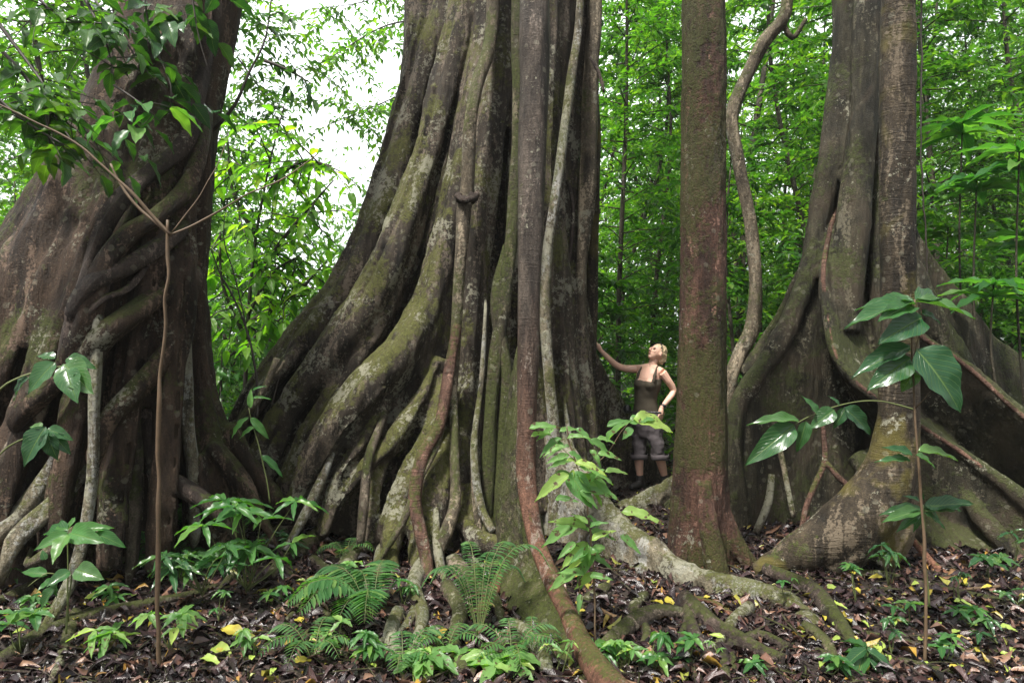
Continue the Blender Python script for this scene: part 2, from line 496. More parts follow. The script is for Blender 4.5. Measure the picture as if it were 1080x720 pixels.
def floor_mat():
    m, t = nt_new('forest_soil'); k = N(t)
    tc = k.n('ShaderNodeTexCoord'); ob = tc.outputs['Object']
    a = k.noise(ob, 6, 8, .7); b = k.noise(ob, 30, 6, .7)
    c = k.ramp(a, [(.3, (.010, .008, .007)), (.5, (.028, .019, .015)), (.7, (.055, .034, .026))])
    c = k.mix(.6, c, k.ramp(b, [(.3, .5), (.7, 1.5)]), 'MULTIPLY')
    far = k.ramp(k.noise(ob, .6, 4), [(.45, 0), (.6, 1)])
    bs = k.n('ShaderNodeBsdfPrincipled'); k.l(c, bs.inputs['Base Color'])
    k.l(k.ramp(a, [(.4, .35), (.6, .8)]), bs.inputs['Roughness'])
    bp = k.n('ShaderNodeBump'); bp.inputs['Strength'].default_value = .9; bp.inputs['Distance'].default_value = .04
    k.l(k.math('ADD', a, k.math('MULTIPLY', b, .5)), bp.inputs['Height']); k.l(bp.outputs[0], bs.inputs['Normal'])
    o = k.n('ShaderNodeOutputMaterial'); k.l(bs.outputs[0], o.inputs[0])
    return m

def litter_mat():
    m, t = nt_new('leaf_litter'); k = N(t)
    geo = k.n('ShaderNodeNewGeometry'); tc = k.n('ShaderNodeTexCoord')
    r = geo.outputs['Random Per Island']
    c = k.ramp(r, [(0, (.007, .006, .006)), (.25, (.016, .010, .011)), (.5, (.032, .019, .021)), (.74, (.060, .033, .031)), (.88, (.12, .062, .045)), (.95, (.22, .13, .085)), (.965, (.30, .17, .03)), (1, (.22, .24, .05))])
    c = k.mix(.7, c, k.ramp(k.noise(tc.outputs['Object'], 30, 4, .7), [(.3, .5), (.7, 1.3)]), 'MULTIPLY')
    bs = k.n('ShaderNodeBsdfPrincipled'); k.l(c, bs.inputs['Base Color'])
    bs.inputs['Roughness'].default_value = .24; bs.inputs['Specular IOR Level'].default_value = .5
    bp = k.n('ShaderNodeBump'); bp.inputs['Strength'].default_value = .6; bp.inputs['Distance'].default_value = .006
    k.l(k.noise(tc.outputs['Object'], 70, 4, .7), bp.inputs['Height']); k.l(bp.outputs[0], bs.inputs['Normal'])
    o = k.n('ShaderNodeOutputMaterial'); k.l(bs.outputs[0], o.inputs[0])
    return m
M['soil'] = floor_mat(); M['litter'] = litter_mat()

# ------------------------------------------------------------------ leaves
def template(nl, nw, wid=.36, fold=.12, curl=.12, shape=1.0, wave=.0):
    """leaf along +Y, length 1; grid of nl stations by nw across"""
    v, uv, f = [], [], []
    for i in range(nl + 1):
        t = i / nl
        w = wid * (math.sin(math.pi * min(1, t ** (.8 * shape))) ** .85) * (1 - .25 * t)
        if i == nl: w = .002
        if i == 0: w = .012
        for j in range(nw + 1):
            s = j / nw * 2 - 1
            z = abs(s) * w * fold * 2 - curl * t * t + wave * math.sin(t * 18 + s * 2) * abs(s) * .03
            v.append((s * w * .5 * 2 * .5, t, z)); uv.append((j / nw, t))
    for i in range(nl):
        for j in range(nw):
            a = i * (nw + 1) + j
            f.append((a, a + 1, a + nw + 2, a + nw + 1))
    return np.array(v, np.float32), np.array(f, np.int32), np.array(uv, np.float32)

T_FAR = template(2, 2, .50, .18, .15)
T_MID = template(4, 2, .40, .16, .2)
T_NEAR = template(12, 4, .40, .14, .22, wave=1.0)
T_LANCE = template(12, 4, .26, .16, .30, wave=1.0)
T_BROAD = template(12, 4, .52, .12, .22, .85, wave=1.0)
T_PINNA = template(3, 2, .24, .1, .15)
T_LITTER = template(3, 2, .5, .35, .25)

class Leaves:
    def __init__(s, T): s.T = T; s.p = []; s.x = []; s.y = []; s.z = []
    def add(s, pos, d, nrm, L, W=1.0):
        """d: direction to tip; nrm: upper side"""
        y = Vector(d).normalized(); z = Vector(nrm); z = z - y * z.dot(y)
        if z.length < 1e-3: z = y.orthogonal()
        z.normalize(); x = y.cross(z)
        s.p.append(tuple(pos)); s.x.append(tuple(x * L * W)); s.y.append(tuple(y * L)); s.z.append(tuple(z * L))
    def arrays(s):
        V, Fc, U = s.T
        p = np.array(s.p, np.float32)[:, None, :]
        x = np.array(s.x, np.float32)[:, None, :]; y = np.array(s.y, np.float32)[:, None, :]; z = np.array(s.z, np.float32)[:, None, :]
        v = p + V[None, :, 0:1] * x + V[None, :, 1:2] * y + V[None, :, 2:3] * z
        n = len(s.p); k = len(V)
        f = Fc[None] + (np.arange(n, dtype=np.int32) * k)[:, None, None]
        uv = np.tile(U[Fc.ravel()], (n, 1))
        return v.reshape(-1, 3), f.reshape(-1, 4), uv
    def build(s, name, mat, parent=None):
        v, f, uv = s.arrays()
        o = link_mesh(name, v, f, mat, True, uv)
        if parent: adopt(o, parent)
        return o

def rv(s=1.0):
    return Vector((random.uniform(-s, s), random.uniform(-s, s), random.uniform(-s, s)))

def twig_leaves(LV, pts, size, spacing, jit=.35, droop=.35, W=1.0, up=Vector((0, 0, 1))):
    """alternate leaves along a twig"""
    acc = 0; side = 1
    for i in range(len(pts) - 1):
        a, b = Vector(pts[i]), Vector(pts[i + 1]); seg = (b - a).length
        t = (b - a).normalized() if seg > 1e-6 else Vector((0, 0, 1))
        while acc < seg:
            q = a + t * acc
            lat = t.cross(up)
            if lat.length < .1: lat = Vector((math.cos(acc * 37), math.sin(acc * 37), 0))
            lat.normalize()
            d = t * .55 + lat * side + Vector((0, 0, -droop)) + rv(jit)
            L = size * random.uniform(.65, 1.2)
            LV.add(q, d, up + rv(.45), L, W)
            side = -side; acc += spacing * random.uniform(.7, 1.3)
        acc -= seg
    d = (Vector(pts[-1]) - Vector(pts[-2])).normalized()
    LV.add(pts[-1], d + Vector((0, 0, -droop)), up + rv(.4), size * 1.1, W)

# ------------------------------------------------------------------ ground
def build_ground():
    xs = np.concatenate([np.linspace(-150, -24, 12, endpoint=False), np.linspace(-24, -9, 30, endpoint=False), np.linspace(-9, 9, 240, endpoint=False), np.linspace(9, 24, 30, endpoint=False), np.linspace(24, 150, 12)])
    ys = np.concatenate([np.linspace(-60, 1, 12, endpoint=False), np.linspace(1, 12, 170, endpoint=False), np.linspace(12, 40, 50, endpoint=False), np.linspace(40, 220, 14)])
    v = []
    for y in ys:
        for x in xs:
            z = gz(x, min(y, 70))
            if abs(x) < 9 and y < 12:
                z += noise.noise(Vector((x * 6, y * 6, 0))) * .018 + noise.noise(Vector((x * 15, y * 15, 4))) * .01
            v.append((x, y, z))
    nx, ny = len(xs), len(ys)
    i = np.arange(ny - 1)[:, None] * nx + np.arange(nx - 1)[None]
    f = np.stack([i, i + 1, i + 1 + nx, i + nx], -1).reshape(-1, 4)
    tag(link_mesh('ground', v, f, M['soil']), 'dark damp forest floor of soil under leaf litter', kind='structure')
    LV = Leaves(T_LITTER)
    for _ in range(62000):
        y = 2.7 + 10 * random.random() ** 1.7
        x = random.uniform(-.85, .85) * y
        a = random.uniform(0, 6.283)
        LV.add((x, y, gz(x, y) + random.uniform(.0, .03)), (math.cos(a), math.sin(a), random.uniform(-.35, .35)), Vector((random.uniform(-.8, .8), random.uniform(-.8, .8), random.choice((1, 1, -1)))), random.choice((.02, .03, .04, .05, .065, .10)) * random.uniform(.7, 1.2), random.uniform(.5, 1.5))
    for _ in range(900):
        y = 2.9 + 6 * random.random() ** 1.4; x = random.uniform(-.8, .8) * y; a = random.uniform(0, 6.283)
        LV.add((x, y, gz(x, y) + random.uniform(.02, .05)), (math.cos(a), math.sin(a), random.uniform(-.2, .2)), Vector((random.uniform(-.5, .5), random.uniform(-.6, .3), random.choice((1, 1, -1)))), random.uniform(.07, .14), random.uniform(.6, 1.1))
    tag(LV.build('leaf_litter', M['litter']), 'brown and purple dead leaves carpeting the forest floor', 'leaf litter', kind='stuff')
    tw = MB()
    for _ in range(1100):
        y = 2.8 + 6 * random.random() ** 1.4; x = random.uniform(-.8, .8) * y
        a = random.uniform(0, 6.283); L = random.uniform(.08, .5); z = gz(x, y) + .02
        d = Vector((math.cos(a), math.sin(a), 0)); s = Vector((-d.y, d.x, 0)) * random.uniform(-.1, .1) * L
        p0 = Vector((x, y, z)); r = random.choice((.0015, .002, .003, .004, .007))
        tw.tube([p0, p0 + d * L * .5 + s + Vector((0, 0, .02)), p0 + d * L + Vector((0, 0, random.uniform(0, .03)))], [r, r * .8, r * .4], n=5, step=.08)
    tag(tw.build('fallen_twigs', M['dark_root']), 'thin dead twigs scattered over the leaf litter', 'twigs', kind='stuff')
build_ground()

D1 = [(.040, 2.2, .7), (.026, 6, 1.3), (.014, 16, 3.5), (.006, 36, 12)]
D2 = [(.028, 5, 4), (.016, 13, 9), (.007, 34, 22)]

# ------------------------------------------------------------------ centre strangler fig
random.seed(4)
def centre_fig():
    t = thing('strangler_fig', P(470, 545, 7.3), 'huge fluted strangler fig filling the centre with wide folded buttress roots', 'tree')
    b = MB()
    b.pt([(548, -380, 7.35, 54), (545, -150, 7.35, 56), (542, 0, 7.35, 58), (530, 150, 7.45, 64), (512, 300, 7.55, 80), (495, 420, 7.7, 105), (490, 520, 7.8, 130), (490, 560, 7.8, 140)], n=24)
    # left outer folds
    b.fold([(482, -380, 7.4, 24), (478, -150, 7.3, 24), (472, 0, 7.2, 26), (448, 80, 7.15, 28), (430, 150, 7.1, 29), (410, 220, 7.0, 31), (380, 290, 6.9, 34), (335, 350, 6.8, 32), (292, 398, 6.8, 27), (262, 450, 6.8, 22), (240, 510, 6.8, 18), (225, 545, 6.8, 14)])
    b.fold([(500, -150, 7.0, 18), (488, 0, 6.8, 19), (470, 90, 6.7, 19), (450, 170, 6.6, 19), (426, 240, 6.5, 23), (394, 310, 6.38, 27), (348, 377, 6.3, 26), (308, 430, 6.35, 17), (282, 500, 6.4, 13), (270, 540, 6.4, 11)])
    b.fold([(430, 270, 6.55, 14), (404, 330, 6.4, 16), (366, 395, 6.2, 16), (330, 450, 6.15, 14), (305, 500, 6.15, 11), (292, 545, 6.15, 9)])
    b.fold([(345, 340, 6.75, 12), (300, 385, 6.5, 12), (262, 440, 6.4, 11), (245, 500, 6.4, 9)])
    b.fold([(380, 330, 6.6, 12), (330, 390, 6.4, 12), (290, 445, 6.3, 11), (262, 500, 6.25, 9), (250, 550, 6.2, 8)])
    b.fin([(380, 290, 6.9, 14), (335, 350, 6.85, 14), (292, 398, 6.85, 12), (262, 450, 6.85, 12), (240, 520, 6.85, 12)],
          [(440, 330, 7.2, 30), (420, 400, 7.2, 40), (400, 450, 7.2, 40), (380, 500, 7.1, 40), (370, 540, 7.1, 40)])
    b.fin([(396, 310, 6.5, 14), (350, 375, 6.45, 14), (308, 430, 6.45, 13), (282, 500, 6.5, 12), (270, 550, 6.5, 12)],
          [(450, 330, 6.9, 20), (430, 400, 6.9, 30), (410, 450, 6.9, 30), (390, 500, 6.8, 30), (370, 550, 6.8, 30)])
    # fold right of the crevice, running down into the big front buttress
    b.fold([(524, -150, 6.95, 22), (516, 0, 6.75, 22), (504, 90, 6.65, 23), (490, 170, 6.5, 23), (474, 250, 6.4, 24), (456, 320, 6.25, 25), (430, 368, 6.0, 30), (392, 408, 5.8, 30), (356, 450, 5.7, 26), (334, 488, 5.68, 20), (315, 520, 5.7, 12), (305, 550, 5.7, 10)])
    b.fin([(456, 320, 6.3, 16), (430, 372, 6.1, 16), (392, 412, 5.95, 15), (356, 452, 5.85, 14), (334, 492, 5.8, 12), (318, 545, 5.8, 10)],
          [(490, 330, 6.7, 30), (480, 420, 6.5, 30), (450, 470, 6.3, 30), (430, 500, 6.2, 28), (410, 530, 6.15, 26), (400, 570, 6.1, 24)])
    b.fold([(440, 350, 6.05, 10), (400, 440, 5.8, 10), (360, 500, 5.6, 9), (340, 560, 5.55, 8)])
    b.fold([(462, 380, 6.05, 12), (440, 430, 5.8, 13), (410, 470, 5.65, 12), (385, 495, 5.6, 10), (355, 530, 5.55, 9), (338, 565, 5.5, 8)])
    b.fold([(470, 400, 6.0, 12), (455, 450, 5.75, 13), (436, 495, 5.6, 12), (418, 530, 5.5, 11), (405, 570, 5.45, 9)])
    b.fold([(410, 470, 5.7, 6), (398, 500, 5.6, 6), (392, 545, 5.5, 6), (388, 580, 5.45, 6)])
    # middle folds
    b.fold([(542, -150, 6.7, 17), (534, 0, 6.6, 18), (524, 90, 6.5, 19), (512, 180, 6.4, 19), (503, 290, 6.35, 16), (496, 400, 6.3, 16), (490, 480, 6.05, 20), (485, 540, 5.8, 24), (478, 590, 5.7, 26)])
    b.fold([(556, -150, 6.7, 14), (552, 0, 6.6, 14), (545, 150, 6.6, 13), (540, 300, 6.7, 12), (536, 420, 6.8, 13), (532, 520, 6.5, 16), (528, 580, 6.0, 20)])
    b.fold([(578, -150, 6.8, 13), (580, 0, 6.65, 14), (576, 150, 6.55, 14), (572, 300, 6.5, 14), (568, 420, 6.4, 16), (566, 540, 6.2, 20)])
    b.fold([(598, -150, 6.9, 12), (598, 0, 6.8, 13), (590, 100, 6.75, 13), (586, 200, 6.7, 12), (592, 300, 6.65, 14), (598, 400, 6.6, 17), (602, 480, 6.5, 20), (606, 550, 6.4, 22)])
    b.fold([(622, -150, 7.2, 18), (620, 0, 7.1, 18), (606, 90, 7.05, 16), (598, 180, 7.0, 16), (600, 270, 7.0, 16), (606, 350, 6.9, 18), (612, 440, 6.85, 20), (618, 530, 6.8, 22)])
    # right fin behind the woman
    b.fin([(600, 230, 7.2, 7), (608, 300, 7.3, 8), (622, 362, 7.5, 8), (634, 400, 7.8, 8), (655, 432, 8.1, 8), (676, 470, 8.2, 9), (705, 508, 8.3, 10), (730, 530, 8.3, 10)],
          [(580, 230, 7.3, 16), (580, 300, 7.3, 18), (585, 362, 7.4, 20), (590, 400, 7.5, 20), (600, 440, 7.7, 20), (610, 480, 7.9, 20), (640, 520, 8.1, 20), (690, 545, 8.2, 20)])
    # base mounds and roots melting into the ground
    b.pt([(470, 460, 5.9, 16), (460, 510, 5.6, 18), (450, 560, 5.4, 20), (446, 600, 5.2, 16), (440, 640, 4.9, 8)])
    b.pt([(500, 520, 5.8, 20), (505, 565, 5.5, 22), (512, 590, 5.35, 20), (520, 605, 5.3, 16)])
    b.pt([(482, 545, 5.5, 12), (505, 570, 5.25, 12), (530, 578, 5.15, 11), (542, 588, 5.1, 9), (528, 600, 5.05, 9), (500, 605, 5.05, 9), (474, 612, 5.0, 7)])
    b.pt([(430, 520, 5.6, 12), (415, 560, 5.3, 12), (410, 600, 5.1, 9), (420, 640, 4.8, 5)])
    # back half of the tree
    for k in range(9):
        a = math.pi * (.36 + .62 * k / 8)
        c = Vector((P(540, 0, 7.3).x, 7.3, 0)); dr = Vector((math.cos(a), math.sin(a), 0))
        b.tube([c + dr * .85 + Vector((0, 0, 7)), c + dr * .9 + Vector((0, 0, 4.5)), c + dr * 1.1 + Vector((-.2, 0, 2.6)), c + dr * 1.6 + Vector((-.3, 0, 1.2)), c + dr * 2.3 + Vector((-.4, 0, .2)), c + dr * 2.6 + Vector((-.4, 0, -.2))], [.3, .3, .3, .26, .2, .1])
    b.fuse('trunk', M['fig'], t, .021, 2, D1)
    # R1: long pale root sweeping past the ruddy tree
    q = MB()
    A = [(568, 430, 6.4, 12), (598, 478, 6.05, 11), (625, 515, 5.75, 11), (652, 552, 5.45, 11), (690, 581, 5.1, 12), (728, 606, 4.8, 12), (772, 618, 4.6, 12), (812, 628, 4.45, 11)]
    B = [(568, 540, 6.5, 22), (598, 565, 6.05, 22), (622, 588, 5.75, 20), (650, 606, 5.5, 18), (688, 624, 5.15, 16), (722, 640, 4.85, 14), (768, 650, 4.65, 12), (808, 655, 4.5, 10)]
    q.fin(A, B)
    q.pt([(770, 620, 4.6, 13), (812, 630, 4.45, 13), (838, 640, 4.35, 12), (852, 660, 4.15, 12), (845, 690, 3.95, 11), (830, 722, 3.75, 10), (826, 760, 3.55, 8)])
    q.pt([(740, 618, 4.75, 12), (775, 636, 4.5, 12), (795, 656, 4.3, 9), (806, 684, 4.1, 7), (810, 704, 4.0, 5)])
    q.pt([(845, 690, 3.95, 8), (838, 700, 3.9, 9), (822, 690, 3.95, 8), (815, 712, 3.8, 7), (812, 740, 3.6, 6)])
    q.pt([(690, 600, 5.1, 14), (664, 608, 5.1, 10), (645, 618, 5.0, 8), (632, 634, 4.9, 6), (628, 650, 4.8, 4)])
    q.pt([(838, 650, 4.35, 8), (858, 648, 4.4, 8), (866, 640, 4.5, 7)])
    q.fuse('root', M['pale_root'], t, .016, 2, D2)
    q = MB()
    q.fin([(625, 550, 7.0, 9), (655, 537, 7.1, 9), (685, 524, 7.15, 9), (712, 510, 7.2, 10), (740, 486, 7.3, 10), (775, 490, 7.4, 10)],
          [(625, 578, 7.0, 14), (655, 560, 7.1, 14), (685, 552, 7.2, 14), (712, 548, 7.3, 14), (740, 545, 7.35, 14), (775, 545, 7.4, 14)])
    q.fuse('root', M['pale_root'], t, .02, 2, D2)
    def rt(L, mat, **k):
        L = [(L[0][0], L[0][1] - 14, L[0][2] + .14, L[0][3] * .5)] + L
        m = MB(); m.pt(L, n=10, rough=.25, seed=L[0][0] * .1, **k)
        return m.build('root', mat, t)
    def gr(L, mat):
        m = MB(); pp = [G(u, v, r * (CAMZ * F / (v - 360)) / F * .8) for u, v, r in L]
        m.tube(pp, [1.2 * r * p.y / F for (u, v, r), p in zip(L, pp)], n=10, rough=.25, seed=L[0][0])
        return m.build('root', mat, t)
    gr([(722, 642, 8), (750, 668, 8), (776, 682, 8), (807, 697, 7), (828, 702, 6)], M['dark_root'])
    gr([(724, 640, 6), (728, 665, 6), (738, 688, 5), (745, 705, 3)], M['dark_root'])
    gr([(720, 655, 5), (695, 655, 7), (670, 664, 8), (645, 682, 7), (630, 690, 4)], M['root'])
    gr([(806, 606, 6), (835, 620, 7), (862, 634, 8), (878, 655, 8), (893, 674, 6), (905, 700, 3)], M['dark_root'])
    gr([(735, 655, 4), (720, 676, 4), (726, 700, 4), (735, 725, 3)], M['dark_root'])
    gr([(830, 690, 6), (800, 676, 5), (770, 690, 5), (740, 700, 4)], M['dark_root'])
    gr([(760, 690, 5), (764, 705, 5), (766, 730, 4)], M['dark_root'])
    gr([(400, 640, 5), (375, 655, 6), (345, 662, 5), (318, 680, 4)], M['root'])
    gr([(420, 650, 6), (412, 675, 7), (425, 705, 6)], M['pale_root'])
    gr([(470, 625, 7), (485, 650, 7), (478, 680, 6), (490, 715, 6)], M['root'])
    gr([(760, 650, 3), (742, 665, 3), (720, 672, 2)], M['dark_root'])
    rt([(482, 340, 5.9, 5), (474, 393, 5.75, 6), (463, 448, 5.55, 6), (445, 482, 5.4, 7), (437, 525, 5.25, 7), (444, 560, 5.1, 7), (450, 593, 4.95, 7), (452, 632, 4.75, 6), (450, 660, 4.6, 4)], M['red_stem'])
    rt([(476, 393, 5.85, 5), (479, 455, 5.65, 5), (480, 525, 5.4, 6), (470, 560, 5.2, 7), (458, 590, 5.1, 6)], M['liana'])
    rt([(500, 470, 5.6, 4), (501, 520, 5.5, 4), (505, 565, 5.4, 4)], M['liana'])
    rt([(405, 440, 5.7, 4), (390, 480, 5.5, 5), (384, 530, 5.35, 5), (380, 575, 5.3, 4)], M['root'])
    for L in ([(318, 548, 8), (296, 566, 7), (272, 582, 6), (250, 592, 4), (236, 600, 2)], [(345, 558, 8), (325, 580, 7), (300, 592, 6), (284, 612, 4), (262, 622, 2)], [(388, 572, 8), (370, 592, 7), (352, 622, 6), (322, 640, 4), (300, 660, 2)],
              [(262, 545, 6), (244, 556, 5), (228, 574, 4), (214, 580, 2)], [(405, 580, 7), (400, 608, 7), (378, 630, 5), (370, 650, 3)], [(478, 598, 8), (500, 622, 7), (522, 640, 6), (530, 662, 3)], [(446, 600, 7), (436, 625, 7), (446, 655, 6), (436, 690, 4), (445, 712, 2)],
              [(680, 635, 5), (668, 650, 5), (682, 672, 4), (672, 700, 3)], [(790, 650, 6), (772, 664, 5), (760, 684, 4), (742, 692, 3)], [(850, 668, 6), (872, 684, 5), (884, 706, 4), (905, 722, 3)], [(640, 625, 5), (618, 640, 4), (606, 660, 4)]):
        gr(L, M[random.choice(('root', 'pale_root', 'liana'))])
    gr([(540, 662, 6), (560, 674, 7), (573, 695, 7), (578, 715, 6)], M['pale_root'])
    gr([(516, 692, 4), (528, 684, 6), (548, 676, 6)], M['pale_root'])
    gr([(548, 596, 8), (532, 612, 7), (518, 632, 6), (506, 650, 4)], M['red_root'])
    for L in (
              [(512, 330, 5.95, 2), (508, 400, 5.85, 3), (500, 470, 5.6, 4), (506, 530, 5.4, 5), (520, 560, 5.2, 4)],
              [(470, 430, 5.7, 2), (460, 470, 5.5, 4), (440, 510, 5.3, 4), (425, 550, 5.15, 4), (400, 590, 5.05, 3), (380, 612, 4.95, 2)],
              [(460, 540, 5.35, 3), (462, 580, 5.1, 5), (470, 615, 4.9, 5), (490, 640, 4.75, 4), (500, 665, 4.6, 2)],
              [(596, 430, 6.3, 2), (604, 480, 6.15, 4), (615, 530, 5.9, 5), (622, 575, 5.7, 4)],
              [(350, 480, 5.6, 3), (335, 515, 5.5, 5), (318, 550, 5.35, 5), (300, 580, 5.2, 3)]):
        rt(L, random.choice([M['root'], M['liana'], M['pale_root']]))
    # aerial roots against the trunk
    def ar(L, mat, rough=.2, n=12):
        m = MB(); m.pt(L, n=n, rough=rough, seed=L[0][0] * .07, step=.05)
        return m.build('aerial_root', mat, t)
    ar([(521, -200, 6.3, 7), (521, 0, 6.3, 7), (514, 55, 6.2, 7), (505, 85, 6.1, 7), (496, 130, 6.0, 7), (493, 200, 6.0, 7.5), (489, 225, 5.95, 8), (487, 260, 5.9, 7), (483, 310, 5.9, 6), (480, 370, 5.9, 6), (476, 420, 5.9, 5)], M['liana'])
    k = MB()
    for j in range(7):
        a0 = j * .9
        k.ellipsoid(P(492 + 9 * math.cos(a0), 209 + 3 * math.sin(a0 * 2), 5.93 + .05 * math.sin(a0)), .035, .035, .03, nu=8, nv=6)
    k.tube([P(483, 208, 5.88), P(492, 212, 5.84), P(502, 207, 5.9), P(500, 205, 6.02), P(484, 206, 6.0), P(483, 208, 5.88)], [.028] * 6, n=8)
    k.fuse('burl', M['dark_root'], t, .01, 1, [(.01, 20, 20)])
    ar([(546, -150, 6.2, 6), (545, 40, 6.2, 6), (546, 140, 6.1, 6), (540, 240, 6.0, 7), (533, 310, 5.9, 7), (522, 380, 5.8, 7), (517, 450, 5.7, 7), (512, 560, 5.55, 8)], M['mossy'])
    ar([(536, 260, 6.1, 6), (524, 320, 5.9, 7), (534, 400, 5.8, 7), (529, 480, 5.7, 7), (526, 580, 5.5, 8)], M['mossy'])
    ar([(616, -160, 6.9, 4), (612, 0, 6.75, 4), (603, 80, 6.6, 5), (588, 190, 6.4, 5), (576, 280, 6.3, 6), (576, 360, 6.2, 6), (584, 450, 6.1, 6), (592, 560, 6.0, 7)], M['pale_root'])
    ar([(627, -200, 6.9, 8), (627, 0, 6.9, 8), (623, 80, 6.9, 8), (621, 170, 6.9, 9), (618, 225, 6.9, 9), (613, 280, 6.9, 6), (611, 360, 6.9, 7), (610, 450, 6.8, 8), (609, 550, 6.7, 9)], M['liana'])
    ar([(630, -160, 7.0, 5), (626, 60, 7.05, 5), (628, 150, 7.3, 5.5), (626, 240, 7.6, 6), (623, 340, 7.75, 7), (621, 440, 7.7, 8), (622, 520, 7.6, 9)], M['slender'])
    ar([(598, 190, 6.8, 2), (604, 215, 6.8, 2), (602, 260, 6.8, 2), (596, 290, 6.8, 2)], M['dark_root'])
    ar([(623, 60, 6.7, 2), (631, 75, 6.7, 2), (635, 88, 6.7, 2), (637, 98, 6.7, 1)], M['dark_root'])
    # the big ruddy root in front, with its own mossy fin
    m = MB()
    RR = [(567, -200, 5.25, 16), (564, 0, 5.15, 16), (563, 100, 5.05, 15.5), (561, 180, 4.95, 15), (558, 300, 4.85, 12), (556, 430, 4.75, 10.5), (555, 500, 4.7, 10.5), (563, 560, 4.5, 9), (578, 602, 4.3, 9), (598, 645, 3.95, 10), (620, 690, 3.55, 13), (652, 732, 3.14, 17), (700, 775, 2.8, 18)]
    m.pt(RR, n=22, rough=.08, step=.03)
    m.build('aerial_root', M['grey_stem'], t)
    m = MB()
    m.fin([(557, 300, 4.97, 2), (554, 420, 4.87, 7), (556, 520, 4.75, 11), (566, 575, 4.55, 12), (580, 615, 4.32, 13), (598, 652, 3.99, 13), (619, 697, 3.6, 13), (652, 742, 3.2, 13)],
          [(555, 300, 5.0, 2), (544, 430, 5.08, 7), (536, 520, 5.05, 13), (540, 590, 4.9, 16), (550, 640, 4.4, 20), (564, 690, 3.95, 20), (590, 735, 3.5, 20), (620, 790, 3.2, 20)])
    m.pt([(545, 560, 4.85, 12), (548, 620, 4.6, 14), (560, 665, 4.3, 14), (572, 700, 4.05, 10), (575, 725, 3.9, 8)])
    m.fuse('buttress', M['mossy'], t, .014, 2, [(.03, 5, 2), (.012, 16, 8), (.005, 40, 40)])
    return t
centre_fig()

